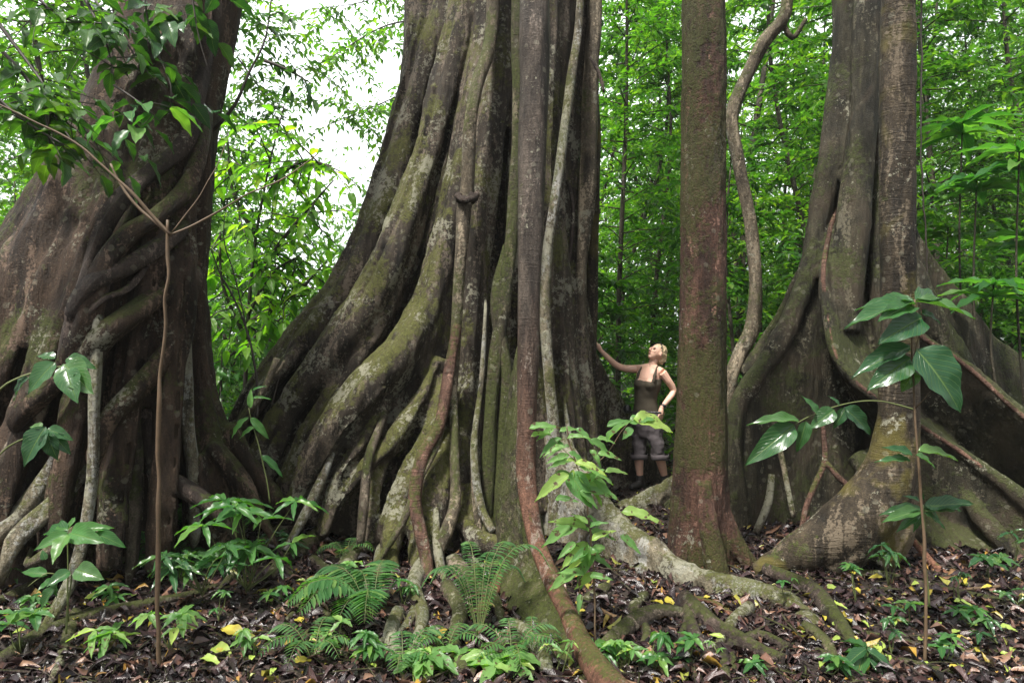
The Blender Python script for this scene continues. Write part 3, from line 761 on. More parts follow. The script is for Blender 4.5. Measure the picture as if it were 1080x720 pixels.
# ------------------------------------------------------------------ left leaning fig
def left_fig():
    t = thing('strangler_fig', P(80, 580, 5.6), 'leaning reddish fig at the far left wrapped in diagonal twisting roots', 'tree')
    b = MB()
    b.pt([(262, -380, 5.8, 40), (228, -150, 5.75, 42), (204, 0, 5.7, 46), (172, 100, 5.65, 60), (146, 180, 5.6, 72), (115, 260, 5.6, 86), (84, 330, 5.6, 98), (55, 400, 5.6, 118), (35, 480, 5.65, 135), (30, 560, 5.7, 145), (30, 600, 5.7, 145)], n=26)
    # fluting
    for x0, x1, x2, x3, Y0 in ((84, 30, -22, -60, 4.85), (110, 62, 22, 0, 4.75), (140, 105, 78, 62, 4.75), (165, 140, 125, 118, 4.8), (185, 172, 168, 170, 4.95)):
        b.fold([(228 + (x0 - 115) * .62, -200, Y0 + .75, 12), (x0 * .6 + 110, -30, Y0 + .65, 12), (x0 * .72 + 78, 60, Y0 + .42, 13), (x0 * .95 + 16, 180, Y0 + .2, 17), (x1 + 14, 300, Y0, 20), (x2 + 10, 420, Y0 - .1, 20), (x3, 540, Y0 - .2, 18), (x3 - 5, 600, Y0 - .2, 14)])
    b.pt([(165, -30, 5.55, 22), (127, 100, 5.3, 28), (97, 200, 5.2, 40), (50, 300, 5.15, 52), (0, 400, 5.15, 66), (-30, 560, 5.15, 76)], n=20)
    # right pillar
    b.fold([(232, -60, 5.75, 12), (226, 40, 5.7, 12), (217, 120, 5.65, 12), (212, 200, 5.6, 13), (206, 280, 5.55, 12), (206, 350, 5.55, 15), (211, 410, 5.55, 19), (219, 465, 5.5, 25), (225, 520, 5.5, 31), (228, 575, 5.5, 36)], n=16)
    b.fold([(225, 470, 5.3, 12), (262, 520, 5.25, 10), (285, 560, 5.2, 7), (300, 590, 5.2, 4)])
    b.fold([(240, 450, 5.6, 12), (270, 500, 5.6, 10), (300, 540, 5.6, 7)])
    b.fold([(205, 480, 5.2, 12), (215, 530, 5.1, 12), (240, 560, 5.05, 8)])
    for k in range(6):
        a = math.pi * (.05 + .9 * k / 5)
        c = Vector((P(90, 0, 6).x, 6.0, 0)); dr = Vector((math.cos(a), math.sin(a), 0))
        b.tube([c + Vector((1.75, 0, 7.4)) + dr * .1, c + Vector((.92, 0, 4.3)) + dr * .1, c + Vector((.3, 0, 2.6)) + dr * .5, c + Vector((-.1, 0, 1.2)) + dr * .8, c + dr * 1.4 + Vector((0, 0, -.1))], [.2, .22, .25, .22, .15])
    b.fuse('trunk', M['fig_left'], t, .024, 2, D1)
    def rt(L, mat, nm='root'):
        L = [(L[0][0] + 3, L[0][1] - 16, L[0][2] + .16, L[0][3] * .5)] + L + [(L[-1][0] - 3, L[-1][1] + 16, L[-1][2] + .06, L[-1][3] * .4)]
        m = MB(); m.pt(L, n=12, rough=.5, seed=L[0][0] * .1 + L[0][1], step=.04)
        return m.build(nm, mat, t)
    rt([(216, 60, 5.35, 6), (205, 115, 5.15, 8), (190, 155, 5.0, 9), (150, 190, 4.75, 9), (117, 230, 4.6, 9), (95, 280, 4.5, 9), (84, 330, 4.45, 10), (70, 380, 4.45, 9)], M['dark_root'])
    rt([(218, 130, 5.3, 6), (207, 170, 5.1, 8), (195, 200, 4.95, 9), (165, 228, 4.7, 9), (135, 250, 4.55, 10), (105, 290, 4.45, 11), (90, 345, 4.4, 11), (60, 400, 4.4, 11), (20, 440, 4.45, 9)], M['fig_left'])
    rt([(190, 245, 4.9, 8), (145, 275, 4.6, 10), (100, 300, 4.42, 11), (80, 330, 4.4, 9)], M['dark_root'])
    rt([(196, 270, 4.95, 7), (183, 300, 4.85, 9), (150, 325, 4.6, 12), (118, 348, 4.42, 13), (98, 372, 4.4, 12), (92, 400, 4.4, 9)], M['fig_left'])
    rt([(205, 300, 5.1, 7), (188, 350, 4.9, 9), (168, 385, 4.72, 10), (140, 415, 4.55, 11), (115, 440, 4.45, 10), (100, 480, 4.4, 8)], M['fig_left'])
    rt([(170, 250, 4.75, 3), (140, 300, 4.55, 3.5), (110, 315, 4.4, 3), (95, 330, 4.38, 3)], M['dark_root'])
    rt([(196, 220, 5.2, 5), (198, 290, 5.15, 6), (196, 370, 5.1, 6), (198, 440, 5.1, 7), (204, 500, 5.1, 7), (206, 560, 5.0, 6)], M['pale_root'])
    rt([(103, 340, 4.4, 5), (100, 410, 4.35, 6), (99, 477, 4.35, 6), (94, 540, 4.3, 6), (80, 600, 4.2, 7), (60, 640, 4.1, 6), (45, 665, 4.0, 4)], M['pale_root'])
    rt([(70, 470, 4.6, 8), (45, 510, 4.55, 9), (20, 545, 4.5, 9), (0, 565, 4.4, 8), (-25, 590, 4.3, 6)], M['pale_root'])
    rt([(85, 500, 4.6, 7), (60, 530, 4.5, 8), (30, 555, 4.4, 9), (15, 572, 4.35, 9), (5, 600, 4.3, 5)], M['pale_root'])
    rt([(40, 430, 4.6, 9), (20, 470, 4.55, 10), (0, 500, 4.5, 10), (-30, 540, 4.5, 8)], M['root'])
    rt([(142, 430, 4.85, 8), (145, 480, 4.8, 9), (143, 520, 4.75, 8), (140, 560, 4.7, 7), (138, 600, 4.65, 5)], M['root'])
    rt([(160, 490, 4.9, 9), (195, 515, 4.8, 9), (225, 535, 4.7, 8), (250, 560, 4.7, 6)], M['dark_root'])
    rt([(160, 400, 4.9, 6), (158, 450, 4.85, 7), (165, 500, 4.8, 7), (172, 545, 4.75, 6)], M['dark_root'])
    rt([(30, 595, 4.3, 4), (60, 575, 4.35, 6), (80, 560, 4.4, 6)], M['root'])
    return t
left_fig()

# ------------------------------------------------------------------ right buttressed fig
def right_fig():
    t = thing('strangler_fig', P(915, 565, 6.9), 'tall grey olive buttressed fig on the right with sinuous pinkish ridge roots', 'tree')
    b = MB()
    b.pt([(912, -380, 6.95, 24), (912, -150, 6.95, 26), (912, 0, 6.95, 28), (908, 200, 7.0, 32), (908, 320, 7.1, 40), (910, 420, 7.25, 52), (915, 520, 7.4, 66), (915, 570, 7.4, 72)], n=22)
    b.pt([(899, -150, 6.8, 15), (898, 0, 6.8, 15), (888, 90, 6.78, 15), (876, 170, 6.75, 13), (862, 240, 6.7, 12), (848, 300, 6.6, 11), (828, 350, 6.5, 11), (802, 392, 6.4, 10), (780, 425, 6.35, 10), (773, 470, 6.3, 10), (776, 520, 6.3, 12), (784, 560, 6.3, 12)])
    b.fin([(876, 170, 6.8, 8), (862, 240, 6.75, 8), (846, 300, 6.65, 8), (826, 350, 6.55, 8), (802, 392, 6.45, 8), (780, 430, 6.4, 9), (776, 500, 6.35, 10), (784, 565, 6.35, 12)],
          [(910, 170, 6.95, 18), (905, 240, 6.95, 20), (900, 300, 7.0, 24), (890, 350, 7.0, 28), (880, 400, 7.0, 34), (870, 440, 7.0, 40), (860, 500, 6.95, 44), (856, 565, 6.9, 44)])
    b.fin([(880, 250, 7.0, 6), (845, 290, 7.1, 6), (825, 330, 7.2, 6), (806, 362, 7.3, 7), (785, 395, 7.3, 7)], [(900, 260, 7.2, 14), (890, 320, 7.2, 14), (870, 370, 7.2, 14), (850, 420, 7.2, 14), (830, 460, 7.2, 14)])
    b.pt([(914, -150, 6.6, 14), (914, 0, 6.58, 15), (910, 120, 6.55, 16), (900, 220, 6.5, 16), (892, 290, 6.45, 18), (888, 350, 6.4, 18)])
    b.pt([(931, -150, 6.7, 8), (931, 0, 6.7, 9), (931, 120, 6.7, 9), (930, 220, 6.6, 10), (932, 300, 6.5, 14), (940, 370, 6.4, 15)])
    b.pt([(950, 60, 7.3, 6), (953, 150, 7.2, 9), (950, 250, 7.1, 14), (958, 320, 7.1, 16)])
    # pink front ridge that swings to the right
    RC = [(884, 205, 6.85, 1.5), (869, 280, 6.42, 5), (872, 330, 6.28, 6), (882, 375, 6.15, 6), (903, 404, 6.05, 6), (930, 424, 5.98, 7), (966, 447, 5.9, 7), (1018, 481, 5.75, 7), (1080, 528, 5.55, 8), (1150, 590, 5.35, 8)]
    RCi = [(890, 235, 6.8, 18), (892, 290, 6.8, 20), (902, 330, 6.85, 22), (915, 375, 6.9, 26), (932, 420, 6.9, 30), (950, 455, 6.9, 34), (985, 490, 6.8, 34), (1030, 530, 6.7, 34), (1090, 575, 6.5, 34), (1160, 620, 6.3, 34)]
    b.fin(RC, RCi)
    b.fin([(966, 447, 5.95, 8), (1018, 481, 5.8, 8), (1080, 528, 5.6, 8), (1150, 590, 5.4, 8)], [(950, 565, 6.1, 20), (1000, 580, 5.95, 20), (1060, 600, 5.75, 20), (1130, 630, 5.5, 20)])
    b.fin([(930, 180, 6.75, 8), (944, 290, 6.55, 7), (966, 352, 6.4, 6), (1018, 387, 6.25, 6), (1080, 442, 6.1, 7), (1150, 500, 5.95, 8)],
          [(925, 200, 6.95, 20), (925, 300, 6.95, 24), (935, 380, 7.0, 30), (970, 440, 7.0, 34), (1040, 500, 6.9, 34), (1120, 550, 6.8, 34)])
    b.fin([(944, 190, 7.05, 5), (966, 255, 7.15, 6), (1002, 306, 7.25, 8), (1035, 350, 7.35, 8), (1080, 388, 7.45, 9), (1150, 430, 7.6, 10)],
          [(935, 200, 7.1, 18), (935, 290, 7.2, 24), (955, 370, 7.3, 30), (990, 430, 7.35, 34), (1050, 490, 7.4, 34), (1130, 540, 7.5, 34)])
    b.pt([(905, 480, 6.4, 14), (935, 520, 6.1, 14), (965, 552, 5.85, 13), (1000, 582, 5.6, 12), (1040, 610, 5.3, 8)])
    b.pt([(1000, 500, 5.95, 9), (1035, 545, 5.65, 10), (1075, 590, 5.4, 10), (1110, 630, 5.2, 8)])
    b.fin([(960, 545, 5.95, 10), (990, 570, 5.75, 11), (1025, 595, 5.5, 10), (1050, 615, 5.3, 8)], [(975, 500, 6.2, 16), (1010, 530, 6.1, 16), (1050, 560, 5.9, 16), (1080, 590, 5.7, 14)])
    for k in range(6):
        a = math.pi * (.0 + k / 5)
        c = Vector((P(925, 0, 7.1).x, 7.1, 0)); dr = Vector((math.cos(a), math.sin(a), 0))
        b.tube([c + dr * .12 + Vector((-.15, 0, 6)), c + dr * .2 + Vector((-.1, 0, 3)), c + dr * .8 + Vector((0, 0, 1.4)), c + dr * 1.5 + Vector((0, 0, .5)), c + dr * 2.2 + Vector((0, 0, -.1))], [.18, .2, .2, .16, .1])
    b.fuse('trunk', M['fig_right'], t, .019, 1, [(.025, 2.2, .7), (.018, 6, 1.3), (.009, 17, 4), (.005, 36, 12)])
    def rt(L, mat):
        m = MB(); m.pt(L, n=10, rough=.2, seed=L[0][0] * .1, step=.05)
        return m.build('root', mat, t)
    off = lambda L, dY, r: [(u, v - q * Y / F * 20, Y - dY, r) for u, v, Y, q in L]
    rt(off(RC, .02, 2.6), M['red_stem'])
    rt([(930, 300, 6.45, 2), (945, 320, 6.4, 3), (966, 350, 6.35, 2.8), (1018, 385, 6.2, 2.8), (1080, 440, 6.05, 3), (1150, 498, 5.9, 3)], M['red_stem'])
    rt([(867, 440, 6.05, 2), (869, 460, 6.0, 2.5), (870, 487, 5.95, 3), (860, 510, 5.9, 3), (850, 535, 5.85, 3), (845, 562, 5.8, 3), (835, 590, 5.7, 2)], M['red_stem'])
    rt([(871, 487, 5.93, 2.5), (884, 503, 5.88, 3), (898, 516, 5.85, 3)], M['red_stem'])
    rt([(815, 440, 6.2, 2.5), (825, 485, 6.1, 3), (837, 545, 6.0, 3)], M['liana'])
    rt([(814, 500, 6.1, 3), (810, 530, 6.05, 4), (797, 562, 6.0, 4)], M['pale_root'])
    rt([(950, 555, 5.3, 3), (968, 575, 5.2, 4), (990, 600, 5.05, 4.5), (1025, 618, 4.9, 4)], M['red_root'])
    return t
right_fig()

# ------------------------------------------------------------------ ruddy straight tree, slender curved-foot tree, liana
def ruddy_tree():
    t = thing('straight_tree', P(740, 595, 5.3), 'straight ruddy brown trunk with green moss standing in front right of the woman', 'tree')
    b = MB()
    b.pt([(743, -380, 5.35, 20), (743, -150, 5.35, 21), (742, 0, 5.3, 22), (742, 200, 5.3, 23), (741, 360, 5.3, 24), (739, 460, 5.3, 27), (738, 530, 5.3, 31), (738, 575, 5.3, 33), (738, 605, 5.3, 38)], n=24)
    b.pt([(752, 500, 5.25, 10), (764, 545, 5.2, 10), (780, 580, 5.15, 10), (800, 605, 5.1, 8), (815, 618, 5.05, 5)])
    b.pt([(728, 520, 5.25, 10), (722, 570, 5.2, 12), (714, 600, 5.1, 10)])
    b.pt([(742, 510, 5.1, 9), (748, 560, 5.0, 11), (756, 600, 4.9, 11), (766, 622, 4.85, 8)])
    b.fuse('trunk', M['brown'], t, .012, 1, [(.016, 5, 1.2), (.010, 14, 3), (.007, 34, 8), (.004, 60, 25)])
ruddy_tree()

def slender_tree():
    t = thing('slender_tree', P(900, 600, 5.0), 'slender olive brown trunk with a foot sweeping left in front of the right fig', 'tree')
    b = MB()
    b.pt([(947, -380, 5.0, 15), (947, -150, 5.0, 16), (947, 0, 5.0, 16.5), (947, 200, 5.0, 17.5), (948, 360, 5.0, 18), (947, 440, 5.0, 20), (940, 492, 5.0, 25), (920, 532, 5.0, 31), (888, 560, 5.0, 31), (852, 580, 5.0, 23), (818, 594, 5.0, 14), (795, 602, 5.0, 8)], n=22)
    b.pt([(945, 470, 5.02, 20), (944, 520, 5.05, 22), (935, 560, 5.05, 26), (915, 590, 5.05, 24)])
    b.pt([(920, 540, 4.95, 22), (895, 580, 4.95, 22), (870, 600, 4.95, 14)])
    b.fuse('trunk', M['slender'], t, .013, 1, [(.014, 5, 1.2), (.008, 14, 4), (.004, 34, 12)])
slender_tree()

def liana():
    t = thing('liana', P(768, 430, 7.4), 'bent pale liana climbing between the ruddy tree and the right fig', 'liana')
    m = MB()
    m.pt([(832, -60, 7.4, 6), (830, 0, 7.4, 6), (824, 22, 7.4, 6.5), (806, 45, 7.4, 7), (790, 75, 7.4, 7), (774, 112, 7.4, 7), (771, 132, 7.4, 7), (778, 165, 7.4, 7), (788, 215, 7.4, 7), (793, 250, 7.4, 7), (797, 300, 7.4, 7), (793, 345, 7.4, 8), (780, 375, 7.35, 8), (770, 400, 7.3, 8), (767, 430, 7.3, 8), (770, 520, 7.3, 9)], n=14, rough=.25, step=.05)
    m.pt([(824, 22, 7.4, 3), (836, 40, 7.4, 3), (850, 20, 7.4, 2)], n=8)
    m.build('stem', M['liana'], t)
liana()

# ------------------------------------------------------------------ background forest
def tree_proto(kind):
    """small understorey tree at the origin: trunk with limbs, and a leafy crown"""
    H = random.uniform(6.5, 12) if kind != 'low' else random.uniform(2.2, 4)
    t = thing('understorey_tree', (0, 0, 0), 'x', 'tree')
    tr = MB(); LV = Leaves(T_FAR)
    r0 = H * .004 + .010
    bend = rv(1.1); bend.z = 0
    axis = [Vector((0, 0, -.3)), Vector((bend.x * .2, bend.y * .2, H * .3)), Vector((bend.x, bend.y, H * .65)), Vector((bend.x * 1.3, bend.y * .6, H))]
    tr.tube(axis, [r0 * 1.2, r0, r0 * .7, r0 * .25], n=7, step=.5)
    ax, _ = cr(axis, [1] * 4, .1)
    z0 = {'tall': .22, 'full': .06, 'low': .08, 'slim': .10}[kind]
    nb = {'tall': 74, 'full': 90, 'low': 34, 'slim': 70}[kind]
    for i in range(nb):
        f = z0 + (1 - z0) * (i + random.random()) / nb
        p = ax[min(len(ax) - 1, int(f * (len(ax) - 1)))]
        a = i * 2.4 + random.random()
        Lb = {'tall': 1.8, 'full': 1.9, 'low': 1.0, 'slim': 1.3}[kind] * (1.15 - f * .6) * random.uniform(.5, 1.1)
        d = Vector((math.cos(a), math.sin(a), random.uniform(.0, .6)))
        q = p + d * Lb * .5 + rv(.08); e = p + d * Lb + Vector((0, 0, -.25 * Lb)) + rv(.15)
        tr.tube([p, q, e], [r0 * .3, r0 * .18, .003], n=4, step=.4)
        pts, _ = cr([p + (q - p) * .3, q, e], [1, 1, 1], .1)
        twig_leaves(LV, pts, .13, .05, jit=.7, droop=.12)
        for s in range(7):
            b0 = pts[int(len(pts) * random.uniform(.2, .9))]
            dd = (d + rv(.9)).normalized(); dd.z *= .5
            tl = Lb * random.uniform(.25, .5)
            twig_leaves(LV, [b0, b0 + dd * tl * .5, b0 + dd * tl + Vector((0, 0, -.1 * tl))], .13, .045, jit=.7, droop=.12)
    tk = tr.build('trunk', M['thin_trunk'], t)
    LV.build('crown', M['leaf_bg2'] if kind in ('full',) else M['leaf_bg'], t)
    return t

SKYGAP = lambda u, v: (225 < u < 320 and v < 95) or (310 < u < 450 and v < 215)
def forest():
    protos = [(k, tree_proto(k)) for k in ('tall', 'full', 'tall', 'slim', 'full', 'low', 'slim', 'low')]
    used = set()
    def put(x, y, k, s, label, group):
        cand = [i for i, q in enumerate(protos) if q[0] == k]
        i = random.choice(cand); o = protos[i][1]
        z = gz(x, y); rz = random.uniform(0, 6.28)
        if i not in used:
            used.add(i); o.location = (x, y, z); o.rotation_euler = (0, 0, rz); o.scale = (s, s, s)
            o['label'] = label; o['group'] = group; return
        copy_tree(o, (x, y, z), rz, s, label, group)
    seen = 0
    rows = [9.6, 10.8, 12.2, 13.8, 15.6, 17.6, 20, 22.8, 26, 30]
    for ri, Y in enumerate(rows):
        half = .78 * Y + 1.5
        stepx = 1.35 + .075 * Y
        x = -half + random.random() * stepx
        while x < half:
            yy = Y + random.uniform(-.6, .6); u = 540 + x / yy * F
            kinds = ['tall', 'full', 'slim', 'low']
            k = random.choices(kinds, [3, 3, 3, 2])[0]
            s = random.uniform(.85, 1.15) * (1 + .02 * (Y - 9))
            if 195 < u < 460:
                k = 'low' if Y < 30 else 'full'; s = random.uniform(.7, 1.0) if k == 'low' else .5
                if u < 330 and Y > 11 and random.random() < .6: k = random.choice(('slim', 'full')); s = random.uniform(.42, .6) if k == 'full' else .62
            hidden = (440 < u < 600) or u < 90 and Y > 18
            if not (hidden and ri % 2):
                side = 'behind the left fig' if u < 225 else 'in the bright gap left of the centre fig' if u < 400 else 'hidden mostly by the centre fig' if u < 600 else 'between the centre fig and the ruddy trunk' if u < 735 else 'between the ruddy trunk and the right fig' if u < 890 else 'just right of the slender trunk' if u < 1000 else 'at the far right edge'
                dep = ('close', 'close', 'nearer middle', 'middle', 'middle', 'farther', 'farther', 'distant', 'distant', 'farthest')[ri]
                kw = {'tall': 'tall bare-footed understorey tree', 'full': 'dense yellow-green understorey tree', 'slim': 'narrow-crowned understorey tree', 'low': 'low leafy bush'}[k]
                put(x, yy, k, s, dep + ' ' + kw + ' ' + side, kw.replace('bush', 'bushe') + 's ' + dep + ' ' + side)
            x += stepx * random.uniform(.7, 1.3)
    cells = {}
    for o in COL.objects:
        if o.name.startswith('understorey_tree') and 'label' in o: cells.setdefault(o['label'], []).append(o)
    for lab, os_ in cells.items():
        if len(os_) > 1:
            os_.sort(key=lambda q: q.location.x / q.location.y)
            nm = {2: ['left', 'right'], 3: ['left', 'middle', 'right'], 4: ['leftmost', 'second', 'third', 'rightmost']}.get(len(os_))
            if nm:
                for w, o in zip(nm, os_): o['label'] = w + ' ' + lab
    # the far-off mass of leaves closing the view
    LV = Leaves(T_FAR)
    n = 0
    while n < 60000:
        y = random.uniform(33, 46); x = random.uniform(-.95, .95) * y; z = random.uniform(-.2, 24) * random.random() ** .25
        u = 540 + x / y * F; v = 360 - (z - CAMZ) / y * F
        if SKYGAP(u, v) and random.random() < .88: continue
        c = noise.noise(Vector((x * .35, y * .3, z * .35)))
        if c < -.12: continue
        LV.add((x, y, z), rv(1) + Vector((0, 0, -.3)), rv(1) + Vector((0, -.3, .6)), random.uniform(.3, .55)); n += 1
    tag(LV.build('far_foliage', M['leaf_bg2']), 'far off mass of green rainforest foliage closing the view', 'foliage', kind='stuff')
    # ground-level herbs behind the trees
    LV = Leaves(T_FAR)
    for _ in range(16000):
        y = random.uniform(8.6, 30); x = random.uniform(-.85, .85) * y
        LV.add((x, y, gz(x, y) + random.random() ** 2 * .6), rv(1) + Vector((0, 0, .3)), rv(.5) + Vector((0, 0, 1)), random.uniform(.08, .2))
    tag(LV.build('ground_cover', M['leaf_bg2']), 'bright green herbs covering the ground behind the figs', 'ground cover', kind='stuff')
forest()

# ------------------------------------------------------------------ plants in front
def plant(name, base, label, cat, stems, leaves, mat, T=T_NEAR, smat='stem', group=None, foliage='foliage'):
    """stems: list of (pixel path (u,v,Y), r0, r1 metres); leaves: list of (u0,v0,u1,v1,Y[,dY[,W[,tilt]]])"""
    t = thing(name, base, label, cat, group)
    if stems:
        m = MB()
        for pts, r0, r1 in stems:
            pp, _ = cr([P(*q) for q in pts], [1] * len(pts), .11); n = len(pp)
            pp = [p + Vector((random.uniform(-1, 1), random.uniform(-1, 1), 0)) * .5 * (r0 + .003) for p in pp]
            m.tube(pp, [(r0 + (r1 - r0) * i / (n - 1)) * random.choice((.9, 1, 1.22)) for i in range(n)], n=8, step=.03, rough=.3, seed=pts[0][0])
        m.build('stem', M[smat], t)
    if leaves:
        LV = Leaves(T)
        for q in leaves:
            u0, v0, u1, v1, Y = q[:5]
            dY = q[5] if len(q) > 5 else random.uniform(-.05, .05)
            W = q[6] if len(q) > 6 else 1.0
            til = q[7] if len(q) > 7 else random.uniform(.5, 1.0)
            a, b = P(u0, v0, Y), P(u1, v1, Y + dY)
            d = b - a
            LV.add(a, d, Vector((random.uniform(-.25, .25), -til, 1.0)), d.length, W)
        LV.build(foliage, mat if not isinstance(mat, str) else M[mat], t)
    return t

# forked bare stem at the left
plant('forked_stem', P(172, 705, 3.55), 'thin upright brown stem forking into pale bare twigs in front of the left fig', 'sapling',
      [([(170, 712, 3.55), (166, 640, 3.55), (168, 560, 3.55), (166, 480, 3.55), (168, 420, 3.55), (173, 340, 3.55), (177, 270, 3.55), (178, 232, 3.55)], .0125, .008),
       ([(179, 248, 3.55), (140, 205, 3.5), (85, 155, 3.45), (40, 130, 3.4), (-10, 106, 3.35)], .0085, .004),
       ([(179, 249, 3.56), (150, 222, 3.56), (128, 195, 3.56), (118, 173, 3.56)], .007, .005),
       ([(179, 248, 3.56), (215, 232, 3.6), (260, 205, 3.62), (300, 188, 3.64), (336, 162, 3.66)], .006, .003),
       ([(182, 245, 3.58), (210, 208, 3.62), (228, 175, 3.65), (238, 150, 3.7)], .004, .002)],
      [], None, smat='tan_stem')

# small sapling in the middle
SAP = [(558, 452, 590, 446), (560, 460, 582, 455), (584, 452, 566, 462), (590, 455, 612, 450), (598, 462, 622, 458), (596, 470, 577, 466), (592, 462, 568, 478), (606, 452, 628, 466), (640, 466, 660, 440), (640, 450, 665, 440),
       (600, 500, 562, 525), (600, 498, 572, 508), (603, 486, 578, 490), (606, 488, 640, 496), (608, 500, 641, 530), (610, 492, 650, 505), (615, 508, 655, 522), (612, 516, 645, 520), (630, 478, 656, 482), (622, 474, 636, 492), (600, 480, 576, 486), (605, 495, 600, 515),
       (618, 548, 568, 572), (618, 556, 582, 545), (620, 552, 604, 540), (622, 560, 650, 566), (622, 556, 640, 548), (655, 540, 700, 546), (654, 564, 677, 582), (620, 572, 590, 598), (622, 575, 596, 580), (620, 574, 619, 600), (624, 570, 648, 556), (622, 578, 600, 592), (618, 590, 608, 612), (614, 600, 575, 620), (622, 560, 606, 552), (620, 606, 610, 622), (616, 606, 590, 600), (612, 626, 610, 646)]
plant('sapling', P(628, 690, 3.8), 'leafy pale green sapling with thin stem beside the red front root', 'sapling',
      [([(628, 694, 3.72), (628, 640, 3.74), (626, 600, 3.76), (622, 560, 3.78), (619, 530, 3.8), (614, 505, 3.8), (606, 485, 3.8), (600, 465, 3.8), (598, 450, 3.8)], .006, .003),
       ([(612, 505, 3.8), (640, 478, 3.8), (655, 455, 3.8), (668, 440, 3.8)], .003, .0015), ([(620, 555, 3.8), (640, 548, 3.78), (655, 540, 3.78)], .002, .001),
       ([(606, 485, 3.8), (590, 470, 3.78), (580, 458, 3.76)], .002, .001), ([(612, 640, 3.7), (611, 610, 3.72), (618, 580, 3.76)], .003, .002)],
      [(a, b, c, d, 3.75 + random.uniform(-.12, .12)) + ((random.uniform(-.08, .02)), .66) for a, b, c, d in SAP + [(u, v, u + random.uniform(14, 30) * random.choice((-1, 1)), v + random.uniform(-2, 18)) for u, v in [(random.choice((604, 612, 620, 590, 630)) + random.uniform(-12, 12), random.uniform(452, 610)) for _ in range(22)]]] + [(600, 498, 626, 534, 3.7, -.08, 1.15, 2.2), (622, 575, 616, 606, 3.72, -.05, 1.1, 1.8), (668, 442, 712, 449, 3.8, 0, 1.1), (664, 446, 690, 438, 3.8, 0, 1.2), (668, 452, 655, 462, 3.8, 0, 1.4)], 'leaf_light', T=T_BROAD, smat='tan_stem')

# tall thin sapling on the right
plant('sapling', P(976, 690, 3.75), 'tall thin sapling with large drooping leaves in front of the slender right trunk', 'sapling',
      [([(976, 700, 3.6), (976, 640, 3.62), (974, 570, 3.65), (970, 500, 3.66), (965, 440, 3.68), (962, 380, 3.7), (962, 340, 3.7), (965, 316, 3.7)], .009, .004), ([(964, 375, 3.7), (972, 340, 3.7), (970, 320, 3.7)], .003, .002),
       ([(966, 430, 3.68), (975, 420, 3.6), (982, 412, 3.55)], .003, .001)],
      [(964, 320, 895, 331, 3.7, -.1, .62), (966, 318, 1032, 325, 3.7, -.1, .75), (963, 317, 902, 318, 3.7, .1, .6), (966, 316, 1005, 310, 3.7, .15, .8), (962, 322, 932, 330, 3.7, -.15, .9), (972, 335, 933, 356, 3.68, -.12, 1.1, 1.6), (970, 330, 996, 338, 3.7, .0, 1.0), (960, 366, 900, 388, 3.7, -.05, .75, .8), (960, 378, 919, 406, 3.68, -.08, 1.1, 1.5), (966, 368, 1024, 430, 3.62, -.12, 1.35, 2.2), (964, 390, 952, 413, 3.7, 0, 1.5), (962, 480, 934, 468, 3.65, 0, .8), (960, 486, 925, 482, 3.65, 0, .6), (968, 476, 1014, 478, 3.65, 0, .7), (966, 480, 990, 490, 3.6, 0, .9)], 'leaf_dark', T=T_BROAD, smat='tan_stem')
# crown of small leaves lower on that stem: a second plant climbing next to it
WH = [(972, 536, 928, 538), (972, 538, 934, 545), (972, 542, 945, 558), (974, 542, 962, 560), (974, 540, 1000, 555), (974, 536, 1020, 530), (974, 536, 1030, 524), (972, 530, 955, 520), (975, 532, 992, 545), (972, 528, 975, 520), (974, 538, 1008, 535)]
plant('seedling', P(978, 620, 3.9), 'small whorled dark green seedling at the foot of the slender right trunk', 'seedling',
      [([(980, 640, 3.9), (977, 590, 3.9), (973, 532, 3.9)], .005, .003)], [(a, b, c, d, 3.9, random.uniform(-.1, .1), .85) for a, b, c, d in WH], 'leaf_dark', T=T_NEAR)
# arching branch with leaves in front of the right fig
plant('leafy_branch', P(930, 420, 4.4), 'arching twig with seven dark green leaves hanging before the right fig', 'branch',
      [([(965, 432, 4.4), (930, 423, 4.35), (895, 425, 4.3), (860, 436, 4.25), (838, 448, 4.2)], .005, .002)],
      [(838, 448, 788, 488, 4.2, -.05, .85, 1.6), (842, 444, 790, 440, 4.2, 0, .6), (850, 444, 842, 478, 4.2, 0, .9, 1.8), (862, 438, 850, 416, 4.2, 0, 1.0), (880, 432, 855, 450, 4.2, -.03, 1.2, 1.6), (890, 430, 925, 457, 4.2, 0, .95, 1.6), (885, 428, 876, 416, 4.2, 0, .9), (892, 430, 880, 452, 4.2, 0, 1.0, 1.5)], 'leaf_dark', T=T_BROAD)
# left edge plant with broad wet leaves
plant('broad_leaf_plant', P(20, 600, 3.3), 'broad wet dark leaves in two tiers at the left edge before the leaning fig', 'plant',
      [([(-30, 560, 3.2), (-20, 470, 3.2), (0, 410, 3.2), (50, 390, 3.2), (75, 385, 3.2)], .006, .003), ([(-20, 500, 3.2), (10, 470, 3.2), (45, 455, 3.2)], .005, .003)],
      [(58, 382, 25, 412, 3.2, -.08, 1.25, 1.8), (68, 384, 92, 410, 3.18, -.1, 1.35, 1.9), (70, 378, 100, 385, 3.22, 0, 1.1, 1), (58, 378, 38, 372, 3.22, 0, 1.3), (70, 390, 78, 420, 3.15, -.1, 1.2, 1.5), (30, 398, 8, 420, 3.2, 0, 1.2, .8), (85, 390, 66, 408, 3.15, 0, 1.0),
       (48, 450, 20, 490, 3.2, -.08, 1.2, 1.9), (50, 452, 76, 462, 3.2, 0, 1.0, 1.2), (50, 456, 58, 486, 3.18, 0, 1.3, 1.8), (45, 450, 30, 448, 3.2, 0, 1.3), (55, 458, 74, 478, 3.2, 0, 1.1, 1.3)], 'leaf_dark', T=T_BROAD)
